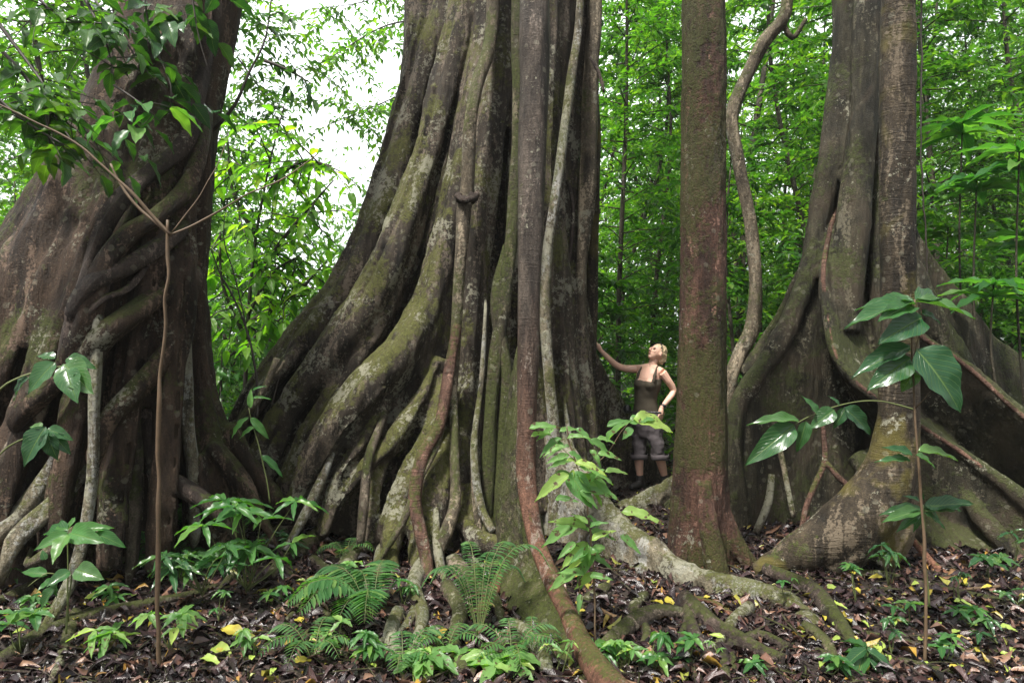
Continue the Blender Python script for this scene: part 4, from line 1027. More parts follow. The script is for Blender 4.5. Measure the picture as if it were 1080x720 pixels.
# palmate plant low left
plant('palmate_plant', P(72, 650, 3.9), 'pale green plant with radiating pointed leaves low beside the left roots', 'plant',
      [([(72, 655, 3.9), (71, 600, 3.9), (72, 565, 3.9)], .006, .004), ([(72, 610, 3.9), (50, 604, 3.85), (30, 618, 3.8)], .003, .002)],
      [(72, 563, 34, 577, 3.85, -.1, .95, 1.5), (72, 564, 52, 590, 3.8, -.15, 1.1, 1.8), (74, 562, 115, 552, 3.9, 0, .8, 1), (74, 562, 104, 568, 3.85, -.1, 1.0, 1.4), (72, 558, 68, 546, 3.95, .15, 1.2), (72, 560, 40, 557, 3.95, .1, .8), (100, 562, 132, 574, 3.9, 0, .9, .9), (60, 610, 38, 620, 3.8, -.1, .9), (50, 606, 20, 600, 3.85, 0, .8)], 'leaf_fresh', T=T_BROAD)
plant('broad_leaf_plant', P(76, 665, 3.7), 'low plant with three rounded dark green leaves beneath the radiating pale leaves', 'plant',
      [([(70, 668, 3.7), (72, 630, 3.7), (76, 606, 3.7)], .005, .003)],
      [(74, 602, 48, 616, 3.7, -.1, 1.2, 1.6), (80, 600, 106, 608, 3.7, -.05, 1.3, 1.3), (58, 620, 36, 644, 3.65, 0, .9, 1.2), (48, 590, 44, 580, 3.75, 0, 1.4), (60, 612, 56, 632, 3.65, 0, 1.1)], 'leaf_dark', T=T_BROAD)

def bush(name, label, cx, cy, Y, wpx, hpx, n, size, mat, T, droop=.4, seed=1, W=1.0, cat='plant', group=None):
    random.seed(seed)
    t = thing(name, P(cx, cy, Y), label, cat, group)
    m = MB(); LV = Leaves(T)
    s = Y / F; b = P(cx, cy, Y)
    if cat == 'seedling': size *= random.uniform(.55, 1.25); hpx *= random.uniform(.6, 1.7); wpx *= random.uniform(.6, 1.5); W *= random.uniform(.65, 1.2); droop = random.uniform(.2, .9)
    for i in range(n):
        a = random.uniform(0, 6.283)
        e = b + Vector((random.uniform(-1, 1) * wpx * s, random.uniform(-.5, .5) * wpx * s, hpx * s * random.uniform(.35, 1.0)))
        mid = b.lerp(e, .5) + rv(.03)
        m.tube([b + rv(.02), mid, e], [.004, .003, .0015], n=5, step=.06)
        k = random.randint(3, 7); off = random.random() * 6
        for j in range(k):
            an = off + j * 6.283 / k + random.uniform(-.2, .2)
            LV.add(e, Vector((math.cos(an), math.sin(an), random.uniform(-droop, .25))), Vector((0, -.2, 1)) + rv(.25), size * random.uniform(.65, 1.15), W)
    m.build('stem', M['stem'], t); LV.build('foliage', M[mat], t)
    return t
bush('understorey_plant', 'clump of fresh green whorled leaves between the left fig and the centre fig roots', 262, 622, 4.5, 48, 105, 15, .22, 'leaf_fresh', T_LANCE, seed=11)
bush('understorey_plant', 'lower clump of narrow dark green leaves right of the forked stem', 215, 625, 4.3, 40, 60, 11, .19, 'leaf_dark', T_LANCE, seed=12)
bush('understorey_plant', 'little pale seedling clump at the foot of the forked stem', 180, 690, 3.7, 26, 45, 4, .13, 'leaf_light', T_NEAR, seed=13)
plant('seedling', P(268, 530, 4.6), 'upright sprig with yellowish green leaves against the gap between the figs', 'seedling',
      [([(285, 530, 4.6), (278, 490, 4.6), (268, 455, 4.6), (262, 430, 4.6)], .005, .002)],
      [(262, 440, 240, 460, 4.6, 0, .7, 1.2), (264, 430, 264, 410, 4.6, 0, .9, 1), (264, 440, 284, 462, 4.6, 0, .8, 1.2), (266, 420, 285, 418, 4.6, 0, .5), (270, 450, 250, 460, 4.6, 0, .8), (275, 480, 300, 500, 4.6, 0, .7), (266, 412, 280, 405, 4.6, 0, .6)], 'leaf_fresh')
SEEDS = [(640, 700, .13, 'leaf_fresh', 4, 'bright seedling right beside the foot of the red front root'), (722, 706, .12, 'leaf_fresh', 3, 'little bright seedling beside the dark branching floor roots'), (500, 705, .14, 'leaf_light', 4, 'pale seedling among the ferns at the bottom edge'), (690, 712, .11, 'leaf_fresh', 3, 'bright seedling at the bottom edge between red root and dark roots'),
         (915, 705, .15, 'leaf_dark', 3, 'broad dark seedling left of the thin sapling foot'), (940, 692, .12, 'leaf_dark', 2, 'dark seedling almost touching the thin sapling foot'), (880, 585, .10, 'leaf_dark', 2, 'tiny dark seedling against the sweeping foot of the slender trunk'), (1012, 640, .10, 'leaf_dark', 3, 'dark seedling by the pale stick at the right'), (1040, 610, .14, 'leaf_dark', 3, 'leafy dark seedling under the right buttress'), (1068, 600, .16, 'leaf_dark', 3, 'largest dark seedling at the right edge under the buttress'),
         (350, 690, .12, 'leaf_light', 4, 'pale seedling left of the feathery fern'), (300, 640, .10, 'leaf_fresh', 3, 'small bright seedling right of the whorled clump'), (130, 640, .10, 'leaf_fresh', 3, 'small bright seedling left of the forked stem'), (960, 660, .11, 'leaf_fresh', 3, 'bright seedling behind the rotting branch at lower right'), (845, 600, .07, 'leaf_fresh', 2, 'tiny bright seedling at the tip of the sweeping trunk foot'), (1055, 680, .10, 'leaf_dark', 3, 'dark seedling in the lower right corner'),
         (230, 655, .11, 'leaf_fresh', 3, 'bright seedling in front of the narrow dark clump'), (590, 712, .12, 'leaf_light', 3, 'pale seedling left of the red root at the bottom'), (20, 690, .12, 'leaf_fresh', 3, 'bright seedling in the lower left corner'), (790, 712, .08, 'leaf_fresh', 2, 'tiny seedling between the pale root tips')]
SEEDS += [(110, 690, .13, 'leaf_light', 4, 'pale low plant just left of the forked stem foot'), (150, 600, .15, 'leaf_fresh', 5, 'leafy plant behind the forked stem at mid height'), (105, 600, .14, 'leaf_dark', 4, 'dark plant between the radiating plant and the forked stem'), (215, 600, .16, 'leaf_fresh', 5, 'leafy plant left of the whorled clump by the fig pillar'),
          (300, 590, .14, 'leaf_dark', 4, 'dark plant right of the whorled clump'), (335, 640, .12, 'leaf_light', 3, 'pale plant left of the lying dead branch end'), (390, 705, .13, 'leaf_fresh', 5, 'leafy plant below the feathery fern'), (455, 712, .15, 'leaf_light', 5, 'pale leafy plant at the bottom edge left of the red root'),
          (540, 715, .14, 'leaf_light', 5, 'pale wide-leaved plant at the bottom edge touching the red root'), (425, 640, .12, 'leaf_fresh', 4, 'plant between two ferns under the pinkish hanging root'), (372, 625, .10, 'leaf_light', 4, 'pale plant at the tip of the centre fig buttress'), (660, 705, .10, 'leaf_light', 3, 'pale seedling in the middle of the dark branching roots'),
          (830, 640, .08, 'leaf_fresh', 2, 'seedling caught between two pale root fingers'), (905, 640, .09, 'leaf_fresh', 3, 'seedling in front of the sweeping trunk foot'), (935, 620, .12, 'leaf_dark', 4, 'dark plant right against the slender trunk foot'), (1000, 700, .12, 'leaf_fresh', 3, 'bright seedling right of the thin sapling foot'),
          (1030, 660, .10, 'leaf_fresh', 3, 'bright seedling above the rotting branch'), (1075, 640, .12, 'leaf_dark', 3, 'dark seedling cut by the right edge'), (870, 712, .12, 'leaf_fresh', 3, 'bright seedling at the bottom edge right of the pale root tips'), (755, 700, .07, 'leaf_light', 2, 'tiny pale seedling beside the short broken stub'),
          (30, 650, .13, 'leaf_fresh', 4, 'bright plant left of the radiating pale plant'), (5, 620, .15, 'leaf_dark', 4, 'dark plant at the left edge under the mossy roots'), (265, 700, .10, 'leaf_light', 3, 'pale seedling by the large yellow fallen leaf'), (180, 560, .13, 'leaf_fresh', 4, 'small plant at the foot of the left fig behind the forked stem')]
for i, (u, v, sz, mt, nb_, lab) in enumerate(SEEDS):
    g = G(u, v)
    bush('seedling', lab, u, v, g.y, 14, 30, nb_, sz, mt, T_NEAR, seed=50 + i, cat='seedling')

# ferns
def fern(u, v, n, L, label, seed, spread=(0, 6.283), mat='fern', big=1.0, group=None, H=.55):
    random.seed(seed)
    base = G(u, v); t = thing('fern', base, label, 'fern', group)
    for i in range(n):
        a = spread[0] + (spread[1] - spread[0]) * (i + random.uniform(.2, .8)) / n
        Lf = L * random.uniform(.7, 1.1)
        d = Vector((math.cos(a), math.sin(a), 0))
        pts = [base, base + d * Lf * .35 + Vector((0, 0, H * Lf)), base + d * Lf * .75 + Vector((0, 0, H * 1.15 * Lf)), base + d * Lf * 1.05 + Vector((0, 0, H * .75 * Lf))]
        pp, _ = cr(pts, [1] * 4, .018)
        LV = Leaves(T_PINNA); n2 = len(pp)
        lat = d.cross(Vector((0, 0, 1)))
        for j in range(int(n2 * .18), n2 - 1):
            f = (j / n2 - .18) / .82; tt = (pp[j + 1] - pp[j]).normalized()
            pl = L * .30 * big * math.sin(math.pi * min(1, (f * .85 + .13))) ** .8
            for sgn in (1, -1):
                LV.add(pp[j], lat * sgn + tt * .35 + Vector((0, 0, -.15)) + rv(.08), Vector((0, 0, 1)) + rv(.15) - d * .2, max(.02, pl), 1.0 if big < 1.3 else .8)
        fr = LV.build('frond', M[mat], t)
        st = MB(); st.tube(pts, [.003, .0025, .002, .001], n=5, step=.05)
        st.build('stalk', M['stem'], t)
fern(392, 655, 8, .44, 'light green feathery fern left of the red front root', 21, (1.4, 5.2))
fern(470, 690, 5, .26, 'dense fern clump at the front of the centre fig roots', 22, big=.8)
fern(505, 672, 9, .42, 'fern with stiff upright narrow fronds next to the red front root', 23, (.2, 3.0), big=.5, H=.95)
fern(425, 705, 5, .24, 'fern at the bottom edge with broad arching fronds', 24, big=1.1)
fern(540, 700, 6, .26, 'little pale fern tucked under the pale curled root', 25, big=.8)
fern(205, 565, 10, .50, 'feathery fern between the left fig roots and the whorled plant', 26, big=.7)
fern(150, 560, 9, .50, 'fine feathery fern against the left fig foot', 27, big=.7)
fern(120, 572, 8, .40, 'small fern beside the white hanging root of the left fig', 28, big=.7)
fern(250, 572, 8, .42, 'small dark fern below the right pillar of the left fig', 29, big=.7)
fern(330, 700, 6, .26, 'fern in the lower left of centre near the dead branch', 31, big=.9)
fern(560, 690, 5, .22, 'smallest fern directly below the red root curve', 32, big=.7)
fern(185, 590, 8, .30, 'fern just right of the forked stem before the fig pillar', 33, big=.7)
fern(365, 590, 6, .26, 'small fern at the tip of the big left buttress', 30, big=.8)

# surface roots and dead wood on the forest floor
def floor_wood(name, pix, label, mat, cat='root', lift=.3, group=None):
    m = MB(); pts = []; rad = []
    for u, v, r in pix:
        g = G(u, v); rm = r * g.y / F; g.z += rm * lift; pts.append(g); rad.append(rm)
    m.tube(pts, rad, n=10, rough=.35, seed=pix[0][0], step=.04)
    o = m.build(name, M[mat]); tag(o, label, cat, group)
floor_wood('surface_root', [(-20, 712, 9), (40, 672, 9), (95, 650, 8), (150, 640, 7), (200, 628, 5), (230, 618, 3)], 'thick dark root crossing the litter in the lower left corner', 'dark_root')
floor_wood('surface_root', [(80, 645, 6), (72, 672, 6), (62, 700, 5), (50, 730, 4)], 'mossy root dropping from the dark corner root towards the bottom edge', 'root')
floor_wood('fallen_branch', [(300, 600, 3), (318, 620, 4), (340, 645, 4), (362, 672, 4), (380, 690, 3)], 'dead branch lying on the litter in front of the centre fig', 'dark_root', 'branch')
floor_wood('fallen_branch', [(690, 625, 2), (720, 634, 3), (750, 642, 3.5), (772, 655, 3)], 'broken reddish branch lying against the long pale root', 'red_root', 'branch', .9)
floor_wood('fallen_branch', [(900, 668, 4), (950, 676, 4), (1000, 684, 4), (1060, 682, 3)], 'dark rotting branch lying at the lower right', 'dark_root', 'branch')
floor_wood('fallen_branch', [(985, 628, 1.5), (1030, 622, 2), (1090, 618, 2)], 'thin pale stick lying by the right buttress foot', 'tan_stem', 'branch', 1.2)
floor_wood('fallen_branch', [(880, 690, 3), (905, 664, 3), (925, 640, 3), (940, 622, 2)], 'leaning dead stick beside the slender trunk foot', 'dark_root', 'branch')
floor_wood('fallen_branch', [(770, 675, 4), (772, 695, 4), (774, 715, 4)], 'short broken stub on the litter near the root tips', 'dark_root', 'branch', 1.0)
floor_wood('fallen_branch', [(90, 705, 2), (140, 696, 2.5), (190, 705, 2)], 'thin dark stick beside the foot of the forked stem', 'dark_root', 'branch')

for i, (pix, lab, mt) in enumerate((
    ([(600, 700, 4), (640, 706, 5), (690, 700, 5), (730, 712, 4)], 'dark surface root at the bottom edge right of the red root', 'dark_root'),
    ([(860, 690, 5), (900, 702, 6), (950, 700, 6), (1010, 712, 5)], 'dark surface root along the lower right edge', 'dark_root'),
    ([(880, 610, 4), (930, 612, 5), (990, 625, 5), (1040, 632, 4), (1095, 640, 3)], 'dark surface root running right from the slender trunk foot', 'dark_root'),
    ([(270, 585, 5), (255, 600, 6), (240, 615, 5), (228, 628, 3)], 'short root tip poking out between the left and centre figs', 'root'),
    ([(160, 575, 6), (140, 592, 6), (118, 602, 5), (100, 618, 3)], 'surface root creeping left from behind the forked stem', 'root'),
    ([(330, 590, 5), (350, 606, 6), (380, 616, 5), (400, 630, 3)], 'surface root curling from the centre fig buttress tip', 'root'),
    ([(-10, 640, 6), (25, 622, 7), (60, 606, 6), (90, 590, 4)], 'mossy surface root at the left edge above the corner root', 'root'),
    ([(440, 640, 5), (425, 665, 5), (395, 684, 5), (372, 705, 3)], 'surface root half hidden under the fern clump', 'pale_root'))):
    floor_wood('surface_root', pix, lab, mt)

# leaning grey stick between the figs
m = MB(); m.pt([(293, 378, 5.2, 4), (285, 398, 5.2, 4), (274, 420, 5.2, 3.5), (262, 436, 5.2, 3)], n=8, rough=.3); m.pt([(285, 398, 5.2, 2.5), (296, 388, 5.2, 2), (300, 380, 5.2, 1.5)], n=6)
tag(m.build('dead_stick', M['liana']), 'short grey dead stick propped in the gap between the left and centre figs', 'stick')

# fallen bright leaves, one object each
random.seed(5)
YL = [(255, 676, .17, 'y'), (225, 690, .15, 'l'), (212, 702, .14, 'l')]
for i in range(95):
    u = random.choice([random.uniform(600, 1075), random.uniform(840, 1075), random.uniform(0, 560)]); v = random.uniform(612, 716)
    YL.append((u, v, random.uniform(.045, .10), random.choice('yllly')))
for u, v, L, c in YL:
    g = G(u, v); LV = Leaves(T_BROAD); a = random.uniform(0, 6.28)
    LV.add((0, 0, 0), (math.cos(a), math.sin(a), random.uniform(-.05, .25)), Vector((random.uniform(-.3, .3), random.uniform(-.6, .1), 1)), L, random.uniform(.8, 1.2))
    o = LV.build('fallen_leaf', M['yellow_leaf' if c == 'y' else 'lime_leaf']); o.location = g + Vector((0, 0, .04))
    big = L > .12
    lm = min(((120, 690, 'near the forked stem foot'), (60, 640, 'near the radiating pale plant'), (250, 680, 'below the whorled clump'), (330, 640, 'beside the dead branch of the left foreground'), (420, 700, 'among the ferns'), (520, 700, 'left of the red root'), (640, 650, 'between the red root and the pale root'), (700, 700, 'among the dark branching roots'), (800, 660, 'by the pale root fingers'), (860, 610, 'near the sweeping trunk foot'), (900, 660, 'left of the thin right sapling'), (960, 630, 'behind the thin right sapling'), (1030, 620, 'under the right buttress'), (1030, 690, 'by the rotting branch'), (880, 705, 'at the bottom edge right of centre'), (160, 620, 'behind the forked stem')), key=lambda q: (q[0] - u) ** 2 + ((q[1] - v) * 1.6) ** 2)[2]
    tag(o, (('large ' if big else 'small ') + ('yellow' if c == 'y' else 'lime green') + ' leaf fallen ' + lm), 'leaf', ('large ' if big else 'small ') + ('yellow' if c == 'y' else 'lime') + ' fallen leaves ' + lm)

# ------------------------------------------------------------------ leafy branches, upper left
def leafy_branch(name, label, paths, mat, T, size, spacing, smat='dark_twig', W=1.0, seed=3, r=.008, sub=5, cat='branch', sl=.45):
    random.seed(seed)
    t = thing(name, P(*paths[0][0]), label, cat)
    m = MB(); LV = Leaves(T)
    for pa in paths:
        pp = [P(*q) for q in pa]; n = len(pp)
        m.tube(pp, [r * (1 - .75 * i / (n - 1)) for i in range(n)], n=6, step=.08, rough=.2)
        dd, _ = cr(pp, [1] * n, .08)
        for s in range(sub):
            b0 = dd[int((len(dd) - 1) * random.uniform(.15, 1))]
            d = rv(1); d.z = d.z * .5 - .15; d.normalize()
            L = sl * random.uniform(.5, 1.1)
            q = [b0, b0 + d * L * .5 + rv(.03), b0 + d * L + Vector((0, 0, -.12 * L))]
            m.tube(q, [r * .35, r * .25, r * .12], n=5, step=.1)
            twig_leaves(LV, cr(q, [1] * 3, .08)[0], size, spacing, jit=.35, W=W)
    m.build('stem', M[smat], t); LV.build('foliage', M[mat], t)
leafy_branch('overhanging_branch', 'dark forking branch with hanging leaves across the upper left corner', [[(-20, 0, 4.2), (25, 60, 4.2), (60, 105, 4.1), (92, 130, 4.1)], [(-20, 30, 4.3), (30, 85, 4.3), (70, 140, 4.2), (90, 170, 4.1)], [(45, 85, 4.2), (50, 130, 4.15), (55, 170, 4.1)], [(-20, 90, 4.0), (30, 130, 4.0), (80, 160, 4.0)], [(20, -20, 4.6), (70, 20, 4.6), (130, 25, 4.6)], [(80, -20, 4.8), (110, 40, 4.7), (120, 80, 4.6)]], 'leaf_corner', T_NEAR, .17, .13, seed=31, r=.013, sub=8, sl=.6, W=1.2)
leafy_branch('climbing_vine', 'glossy dark leaved climber hanging on the upper trunk of the left fig', [[(150, -20, 4.9), (160, 40, 4.9), (180, 90, 4.85), (178, 130, 4.8)], [(200, -20, 5.0), (210, 40, 5.0), (222, 80, 5.0)], [(100, 0, 4.9), (130, 40, 4.8), (150, 70, 4.8), (175, 95, 4.7)]], 'leaf_dark', T_BROAD, .19, .15, W=1.2, seed=32, sub=7, sl=.32)
leafy_branch('climbing_vine', 'sprig of yellow green backlit leaves on the left fig at mid height', [[(70, 110, 4.2), (100, 150, 4.2), (115, 180, 4.2)], [(120, 90, 4.3), (150, 110, 4.3), (170, 130, 4.3)]], 'leaf_fresh', T_BROAD, .18, .16, seed=33, sub=3, sl=.3)
leafy_branch('overhanging_branch', 'dark arching branch with drooping leaves in the bright gap beside the left fig', [[(225, 138, 5.6), (248, 110, 5.6), (262, 78, 5.6), (280, 40, 5.6), (288, -20, 5.6)], [(279, 64, 5.6), (300, 72, 5.6), (328, 88, 5.6)]], 'leaf_dark', T_NEAR, .14, .12, seed=34, r=.016, sub=5, sl=.3)
SHB = [[(258, 420, 8.6), (262, 330, 8.5), (270, 250, 8.4), (285, 170, 8.3), (300, 110, 8.2)], [(265, 300, 8.5), (300, 250, 8.3), (330, 215, 8.2), (352, 190, 8.1)], [(270, 250, 8.4), (245, 200, 8.4), (240, 140, 8.4)], [(262, 340, 8.5), (310, 310, 8.3), (345, 275, 8.2)], [(260, 360, 8.5), (235, 300, 8.4), (232, 240, 8.4)], [(285, 190, 8.3), (320, 170, 8.2), (350, 175, 8.1)], [(262, 330, 8.5), (285, 290, 8.4), (318, 268, 8.3)]]
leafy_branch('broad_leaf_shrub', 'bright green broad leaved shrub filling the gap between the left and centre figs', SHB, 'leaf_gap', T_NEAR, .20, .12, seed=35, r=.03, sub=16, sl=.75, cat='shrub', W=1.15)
leafy_branch('broad_leaf_shrub', 'second leafy shrub low behind the gap beside the left pillar', [[(232, 420, 9.4), (236, 360, 9.4), (246, 300, 9.4)], [(236, 380, 9.4), (290, 340, 9.3), (330, 320, 9.2)], [(240, 360, 9.4), (215, 320, 9.4), (200, 290, 9.4)]], 'leaf_fresh', T_NEAR, .19, .11, seed=36, r=.02, sub=12, sl=.8, cat='shrub')
plant('bare_shoot', P(230, 470, 5.4), 'thin dark leafless shoots curving up the gap right of the left pillar', 'shoot',
      [([(272, 440, 5.5), (268, 380, 5.5), (252, 325, 5.5), (232, 290, 5.5), (222, 262, 5.5)], .012, .005), ([(262, 360, 5.5), (250, 300, 5.5), (236, 250, 5.5), (240, 210, 5.5)], .006, .003), ([(286, 430, 5.5), (300, 380, 5.5), (320, 330, 5.5), (360, 318, 5.5)], .005, .002)], [], None, smat='dark_twig')
# small-leaved high branches across the sky gap
leafy_branch('overhanging_branch', 'fine leaved branches high in the bright sky gap', [[(440, 20, 11), (400, 30, 11), (350, 60, 11), (310, 80, 11)], [(445, 90, 11), (400, 110, 11), (350, 130, 11)], [(250, -20, 11), (270, 20, 11), (300, 40, 11)], [(440, -30, 11.5), (390, 0, 11.5), (330, 10, 11.5)], [(250, 60, 11), (280, 100, 11), (310, 120, 11)]], 'leaf_bg2', T_FAR, .15, .06, seed=37, r=.015, sub=22, sl=1.1)

# whorled long-leaved plants at the right
def whorl(u, v, Y, L, n, label, seed, vb=560, mat='leaf_fresh', group=None):
    random.seed(seed); t = thing('long_leaved_plant', P(u, vb, Y), label, 'plant', group)
    m = MB(); LV = Leaves(T_LANCE); top = P(u, v, Y)
    m.tube([P(u + 6, vb, Y), P(u - 3, (v + vb) / 2, Y), top], [.014, .011, .008], n=7)
    for lev, (dz, k) in enumerate(((0, n), (-.12, n - 1))):
        for j in range(k):
            a = j * 6.283 / k + random.uniform(-.2, .2) + lev
            e = Vector((math.cos(a), math.sin(a) * .8, random.uniform(-.1, .35)))
            LV.add(top + Vector((0, 0, dz)), e, Vector((0, -.15, 1)) + rv(.15), L * random.uniform(.75, 1.1), 1.15)
    m.build('stem', M['thin_trunk'], t); LV.build('foliage', M[mat], t)
whorl(1015, 130, 7.6, .62, 8, 'long leaved plant with bright green whorl at upper right', 61, 420)
whorl(1030, 190, 7.2, .55, 8, 'long leaved plant with arching whorl in the middle of the right edge', 62, 440)
whorl(1075, 160, 6.9, .6, 7, 'long leaved plant cut by the right edge of the view', 63, 440)
whorl(1048, 300, 6.8, .50, 8, 'lower long leaved plant above the far right ridge root', 64, 430)
whorl(1085, 250, 7.4, .55, 8, 'long leaved plant behind the lowest whorl at the right edge', 65, 440)
whorl(1000, 240, 8.6, .5, 7, 'darker long leaved plant farther back right of the slender trunk', 66, 420, 'leaf_mid')
plant('thin_vine', P(975, 300, 7), 'thin vertical vine hanging just right of the slender trunk', 'vine', [([(970, -60, 7.0), (972, 60, 7.0), (971, 160, 7.0), (976, 240, 7.0), (978, 300, 7.0)], .009, .007)], [], None, smat='dark_twig')

# ------------------------------------------------------------------ the woman
exec_person = True
def person():
    M['skin'] = plain('skin', (.70, .43, .32), .5, .08, 40, .05, .002, sub=.12)
    M['hair'] = plain('blond_hair', (.58, .44, .27), .5, .35, 60, .5, .01)
    M['top'] = plain('brown_tank_top', (.068, .056, .038), .85, .12, 60, .2, .004)
    M['pants'] = plain('grey_trousers', (.080, .068, .072), .85, .2, 14, .4, .02)
    M['boot'] = plain('dark_boot', (.02, .018, .017), .6)
    M['black'] = plain('black_plastic', (.012, .012, .013), .3)
    M['lips'] = plain('lip', (.42, .15, .12), .5)
    Y0 = 7.8
    def Q(u, v, dy=0): return P(u, v, Y0 + dy)
    t = thing('person', Q(684, 512), 'woman in brown tank top and rolled grey trousers touching the fig and looking up', 'person')
    ax = Vector((.80, -.60, 0)); fr = Vector((-.60, -.80, 0))
    def ring(c, rx, ry, n=20, tilt=0.0, pw=1.0):
        out = []
        for k in range(n):
            a = 2 * math.pi * k / n
            p = c + ax * (math.cos(a) * rx) + fr * (math.sin(a) * ry)
            p.z += math.sin(a) * tilt
            out.append(p)
        return out
    # torso sections: u, v, half width, half depth
    TS = [(682, 452, .15, .11), (682, 444, .16, .118), (682, 436, .150, .11), (681, 427, .128, .095), (681, 419, .124, .092), (682, 411, .138, .108), (683, 404, .148, .118), (684, 398, .15, .11), (685, 393, .155, .09), (686, 389, .12, .07), (687, 386, .06, .055)]
    S = Y0 / F
    b = MB()
    b.ring_loft([ring(Q(u, v), rx, ry) for u, v, rx, ry in TS])
    for sx in (-1, 1): b.ellipsoid(Q(684, 404) + ax * (.065 * sx) + fr * .085, .06, .055, .06)
    rs = Q(672.5, 389, .12); ls = Q(698.5, 393, -.1)
    b.tube([Q(686, 388), rs], [.06, .05]); b.tube([Q(687, 388), ls], [.06, .052])
    b.tube([Q(687, 391), Q(688, 385), Q(690, 379, -.0)], [.058, .052, .05])
    # right arm up to the trunk
    rw = Q(633.5, 369.5, .02)
    b.tube([rs, Q(660, 388.5, .1), Q(650, 385, .08), Q(641, 377, .05), rw], [.052, .043, .038, .034, .024])
    # left arm, hand on hip
    lw = Q(697.5, 430, -.16)
    b.tube([ls, Q(705, 402, -.1), Q(710.5, 412, -.08), Q(705, 421, -.13), lw], [.052, .043, .037, .034, .024])
    # legs under the trousers and bare calves
    hr, hl = Q(676, 450, .07), Q(690, 451, -.07)
    kr, kl = Q(674.5, 476, .0), Q(694, 477, -.12)
    ar_, al = Q(675, 503, .03), Q(701, 503, -.06)
    b.tube([hr, kr, Q(674, 487, .0), ar_], [.075, .055, .054, .036]); b.tube([hl, kl, Q(697.5, 488, -.09), al], [.075, .055, .054, .036])
    # hands: palm, four fingers and a thumb
    def hand(w, d, up, side, curl):
        d = d.normalized(); up = (up - d * up.dot(d)).normalized(); s = d.cross(up)
        pc = w + d * .05
        b.tube([w, w + d * .03, w + d * .08], [.022, .030, .030], n=12, step=.02, flat=1)
        for i, (off, L) in enumerate(((-.027, .068), (-.009, .078), (.009, .074), (.026, .058))):
            p0 = w + d * .07 + s * off; sp = s * off * .5
            b.tube([p0, p0 + d * L * .45 + sp * .6 + up * .004, p0 + d * L * .8 + sp - up * curl * .5, p0 + d * L + sp - up * curl], [.0095, .009, .008, .0065], n=8, step=.012)
        b.tube([w + d * .025 + s * side * .02, w + d * .05 + s * side * .05, w + d * .075 + s * side * .066 - up * .005], [.012, .0105, .008], n=8, step=.012)
    hand(rw, Vector((-.6, -.05, 1.0)), Vector((1, -.2, .3)), 1, .012)
    hand(lw, Vector((-.15, -.15, -1.0)), Vector((.6, -.8, 0)), -1, .02)
    # head looking up to the left
    hc = Q(692.5, 372.2, 0)
    face = Vector((-.74, -.40, .56)).normalized()
    right = face.cross(Vector((0, 0, 1))).normalized(); upv = right.cross(face)
    MH = Matrix((right, face, upv)).transposed()
    def H(x, y, z): return hc + MH @ Vector((x, y, z))
    b.ellipsoid(H(0, -.012, .018), .074, .095, .092, MH, 20, 14)
    b.ellipsoid(H(0, .032, -.035), .056, .055, .07, MH, 18, 12)
    b.ellipsoid(H(0, .058, -.088), .026, .022, .02, MH)
    b.tube([H(0, .088, .012), H(0, .104, -.012), H(0, .109, -.026)], [.010, .012, .012], n=8, step=.01)
    for sx in (-1, 1):
        b.ellipsoid(H(.012 * sx, .096, -.028), .010, .010, .008, MH, 8, 6)
        b.ellipsoid(H(.030 * sx, .062, -.022), .024, .022, .020, MH, 10, 7)
        b.ellipsoid(H(.030 * sx, .080, .020), .022, .010, .007, MH, 10, 6)
        b.ellipsoid(H(.076 * sx, -.008, -.012), .008, .019, .030, MH, 10, 7)
    b.fuse('body', M['skin'], t, .0062, 1)
    fm = MB()
    fm.ellipsoid(H(0, .091, -.055), .020, .006, .0055, MH, 10, 6)
    fm.build('lips', M['lips'], t)
    for sx in (-1, 1):
        e = MB(); e.ellipsoid(H(.030 * sx, .079, .004), .013, .007, .006, MH, 10, 6); e.build('eye', M['black'], t)
    h = MB()
    h.ellipsoid(H(0, -.030, .034), .082, .096, .094, MH, 18, 12)
    h.ellipsoid(H(0, -.095, -.02), .060, .045, .07, MH, 14, 10)
    for k in range(16):
        x = -.07 + .14 * k / 15
        h.tube([H(x, -.07, .03), H(x * .8, -.112, -.02), H(x * .5 + random.uniform(-.012, .012), -.12, -.06 - random.uniform(0, .03))], [.012, .012, .004], n=6, step=.03)
    h.fuse('hair', M['hair'], t, .008, 1, [(.008, 40, 40)])
    g = MB()
    pts = [H(.083 * math.sin(a), .045 - .012 * abs(math.sin(a)), .055 + .058 * math.cos(a)) for a in [(-1.75 + 3.5 * i / 12) for i in range(13)]]
    g.tube(pts, [.007] * 13, n=6, step=.03)
    g.build('headband', M['black'], t)
    # clothes
    c = MB()
    T2 = [(682, 438, .164, .124), (681, 431, .145, .108), (681, 426, .136, .102), (681, 419, .132, .100), (682, 411, .147, .117), (683, 405, .163, .131), (684, 400, .158, .118), (685, 398, .150, .108)]
    c.ring_loft([ring(Q(u, v), rx, ry, 28, tilt=-.018 if i > 5 else 0) for i, (u, v, rx, ry) in enumerate(T2)])
    for sx in (-1, 1): c.ellipsoid(Q(684, 405) + ax * (.065 * sx) + fr * .088, .067, .060, .064)
    for sx, s0 in ((-1, .105), (1, .105)):
        q0 = Q(685, 400) + ax * (sx * s0)
        c.tube([q0 + fr * .112 + Vector((0, 0, -.02)), Q(686, 392) + ax * (sx * .10) + fr * .085, Q(686, 386.5) + ax * (sx * .095), Q(686, 392) + ax * (sx * .10) - fr * .085, q0 - fr * .10], [.018, .016, .016, .016, .018], n=8, step=.03)
    c.fuse('tank_top', M['top'], t, .009, 2, [(.008, 9, 14)])
    p = MB()
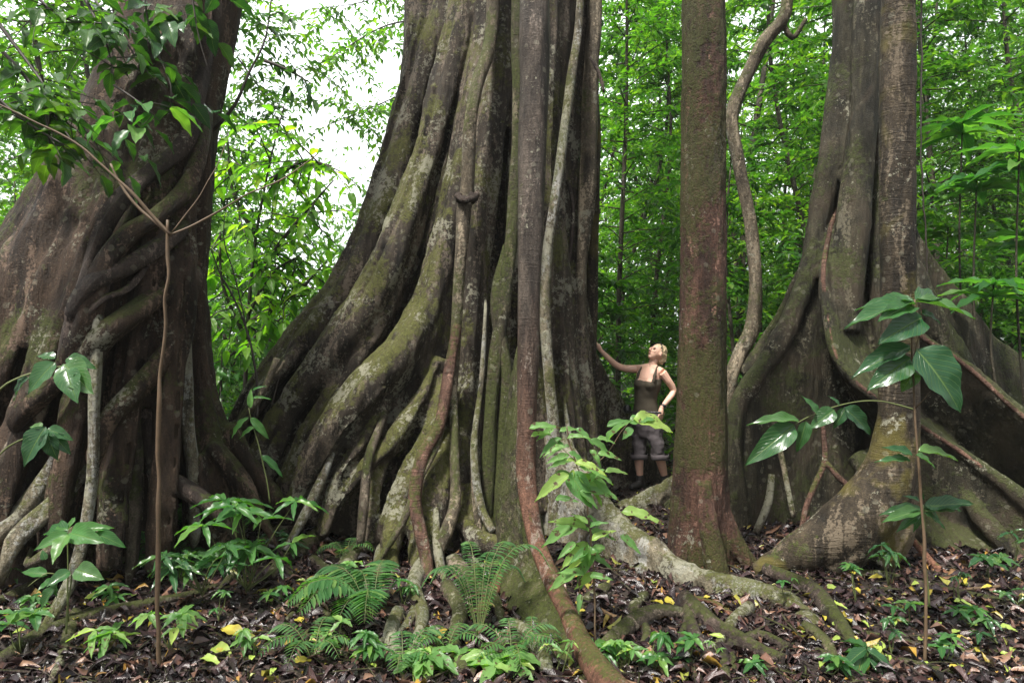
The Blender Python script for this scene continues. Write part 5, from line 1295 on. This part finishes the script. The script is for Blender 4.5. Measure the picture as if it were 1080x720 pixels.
    p.ring_loft([ring(Q(u, v), rx, ry, 24) for u, v, rx, ry in [(682, 460, .14, .11), (682, 452, .165, .128), (682, 444, .172, .132), (682, 437, .163, .124), (682, 433, .154, .116)]])
    p.tube([hr + Vector((0, 0, .03)), Q(675, 464, .03), kr, Q(674, 480, .0)], [.098, .086, .074, .078])
    p.tube([hl + Vector((0, 0, .03)), Q(692, 464, -.1), kl, Q(695.5, 480.5, -.11)], [.098, .088, .076, .080])
    p.fuse('trousers', M['pants'], t, .012, 2, [(.020, 7, 9), (.010, 18, 22)])
    for cu, r in ((Q(674, 481, .0), .092), (Q(695.7, 481.5, -.11), .094)):
        q = MB(); rg = []
        for z, rr in ((.03, r), (.028, r + .006), (-.025, r + .004), (-.03, r - .004), (-.026, r - .02), (.03, r - .02)):
            rg.append([cu + Vector((math.cos(a) * rr, math.sin(a) * rr, z + .006 * math.sin(3 * a))) for a in [2 * math.pi * k / 24 for k in range(24)]])
        q.ring_loft(rg, cap=False); q.build('cuff', M['pants'], t)
    for an, dr in ((ar_, Vector((-.75, -.65, 0))), (al, Vector((-.3, -.95, 0)))):
        q = MB(); dr = dr.normalized()
        q.tube([an + Vector((0, 0, .03)), an + Vector((0, 0, -.03)), an - dr * .02 + Vector((0, 0, -.075))], [.046, .046, .042])
        q.tube([an - dr * .05 + Vector((0, 0, -.085)), an + dr * .06 + Vector((0, 0, -.08)), an + dr * .17 + Vector((0, 0, -.095))], [.040, .042, .03])
        q.fuse('boot', M['boot'], t, .01, 2)
    wt_ = MB(); dd = (Q(705, 421, -.13) - lw).normalized()
    wt_.tube([lw + dd * .02, lw + dd * .032, lw + dd * .045], [.030, .031, .030], n=14, step=.01)
    wt_.ellipsoid(lw + dd * .032 + Vector((.01, -.028, 0)), .016, .008, .016)
    wt_.build('wristwatch', M['black'], t)
    bg = MB(); bg.ellipsoid(Q(661.5, 431, .05), .05, .045, .055); bg.tube([Q(661, 434, .0), Q(672, 434.5, -.12), Q(684, 434.5, -.16), Q(698, 435, -.2)], [.013] * 4, n=8)
    bg.fuse('waist_pouch', M['black'], t, .01, 2)
person()

# ------------------------------------------------------------------ damp air
hz = MB()
X0, X1, Y0_, Y1, Z0, Z1 = -153, 153, -64, 224, -2.5, 27
hz.v = [Vector(q) for q in ((X0, Y0_, Z0), (X1, Y0_, Z0), (X1, Y1, Z0), (X0, Y1, Z0), (X0, Y0_, Z1), (X1, Y0_, Z1), (X1, Y1, Z1), (X0, Y1, Z1))]
hz.f = [(0, 3, 2, 1), (4, 5, 6, 7), (0, 1, 5, 4), (1, 2, 6, 5), (2, 3, 7, 6), (3, 0, 4, 7)]
hm, ht = nt_new('haze')
pv = ht.nodes.new('ShaderNodeVolumePrincipled')
pv.inputs['Color'].default_value = (.92, .96, .94, 1)
pv.inputs['Density'].default_value = .0009
pv.inputs['Anisotropy'].default_value = .2
ho = ht.nodes.new('ShaderNodeOutputMaterial'); ht.links.new(pv.outputs[0], ho.inputs['Volume'])
tag(hz.build('haze', hm, None, False), 'pale damp forest air that softens the far foliage', 'haze', kind='stuff')
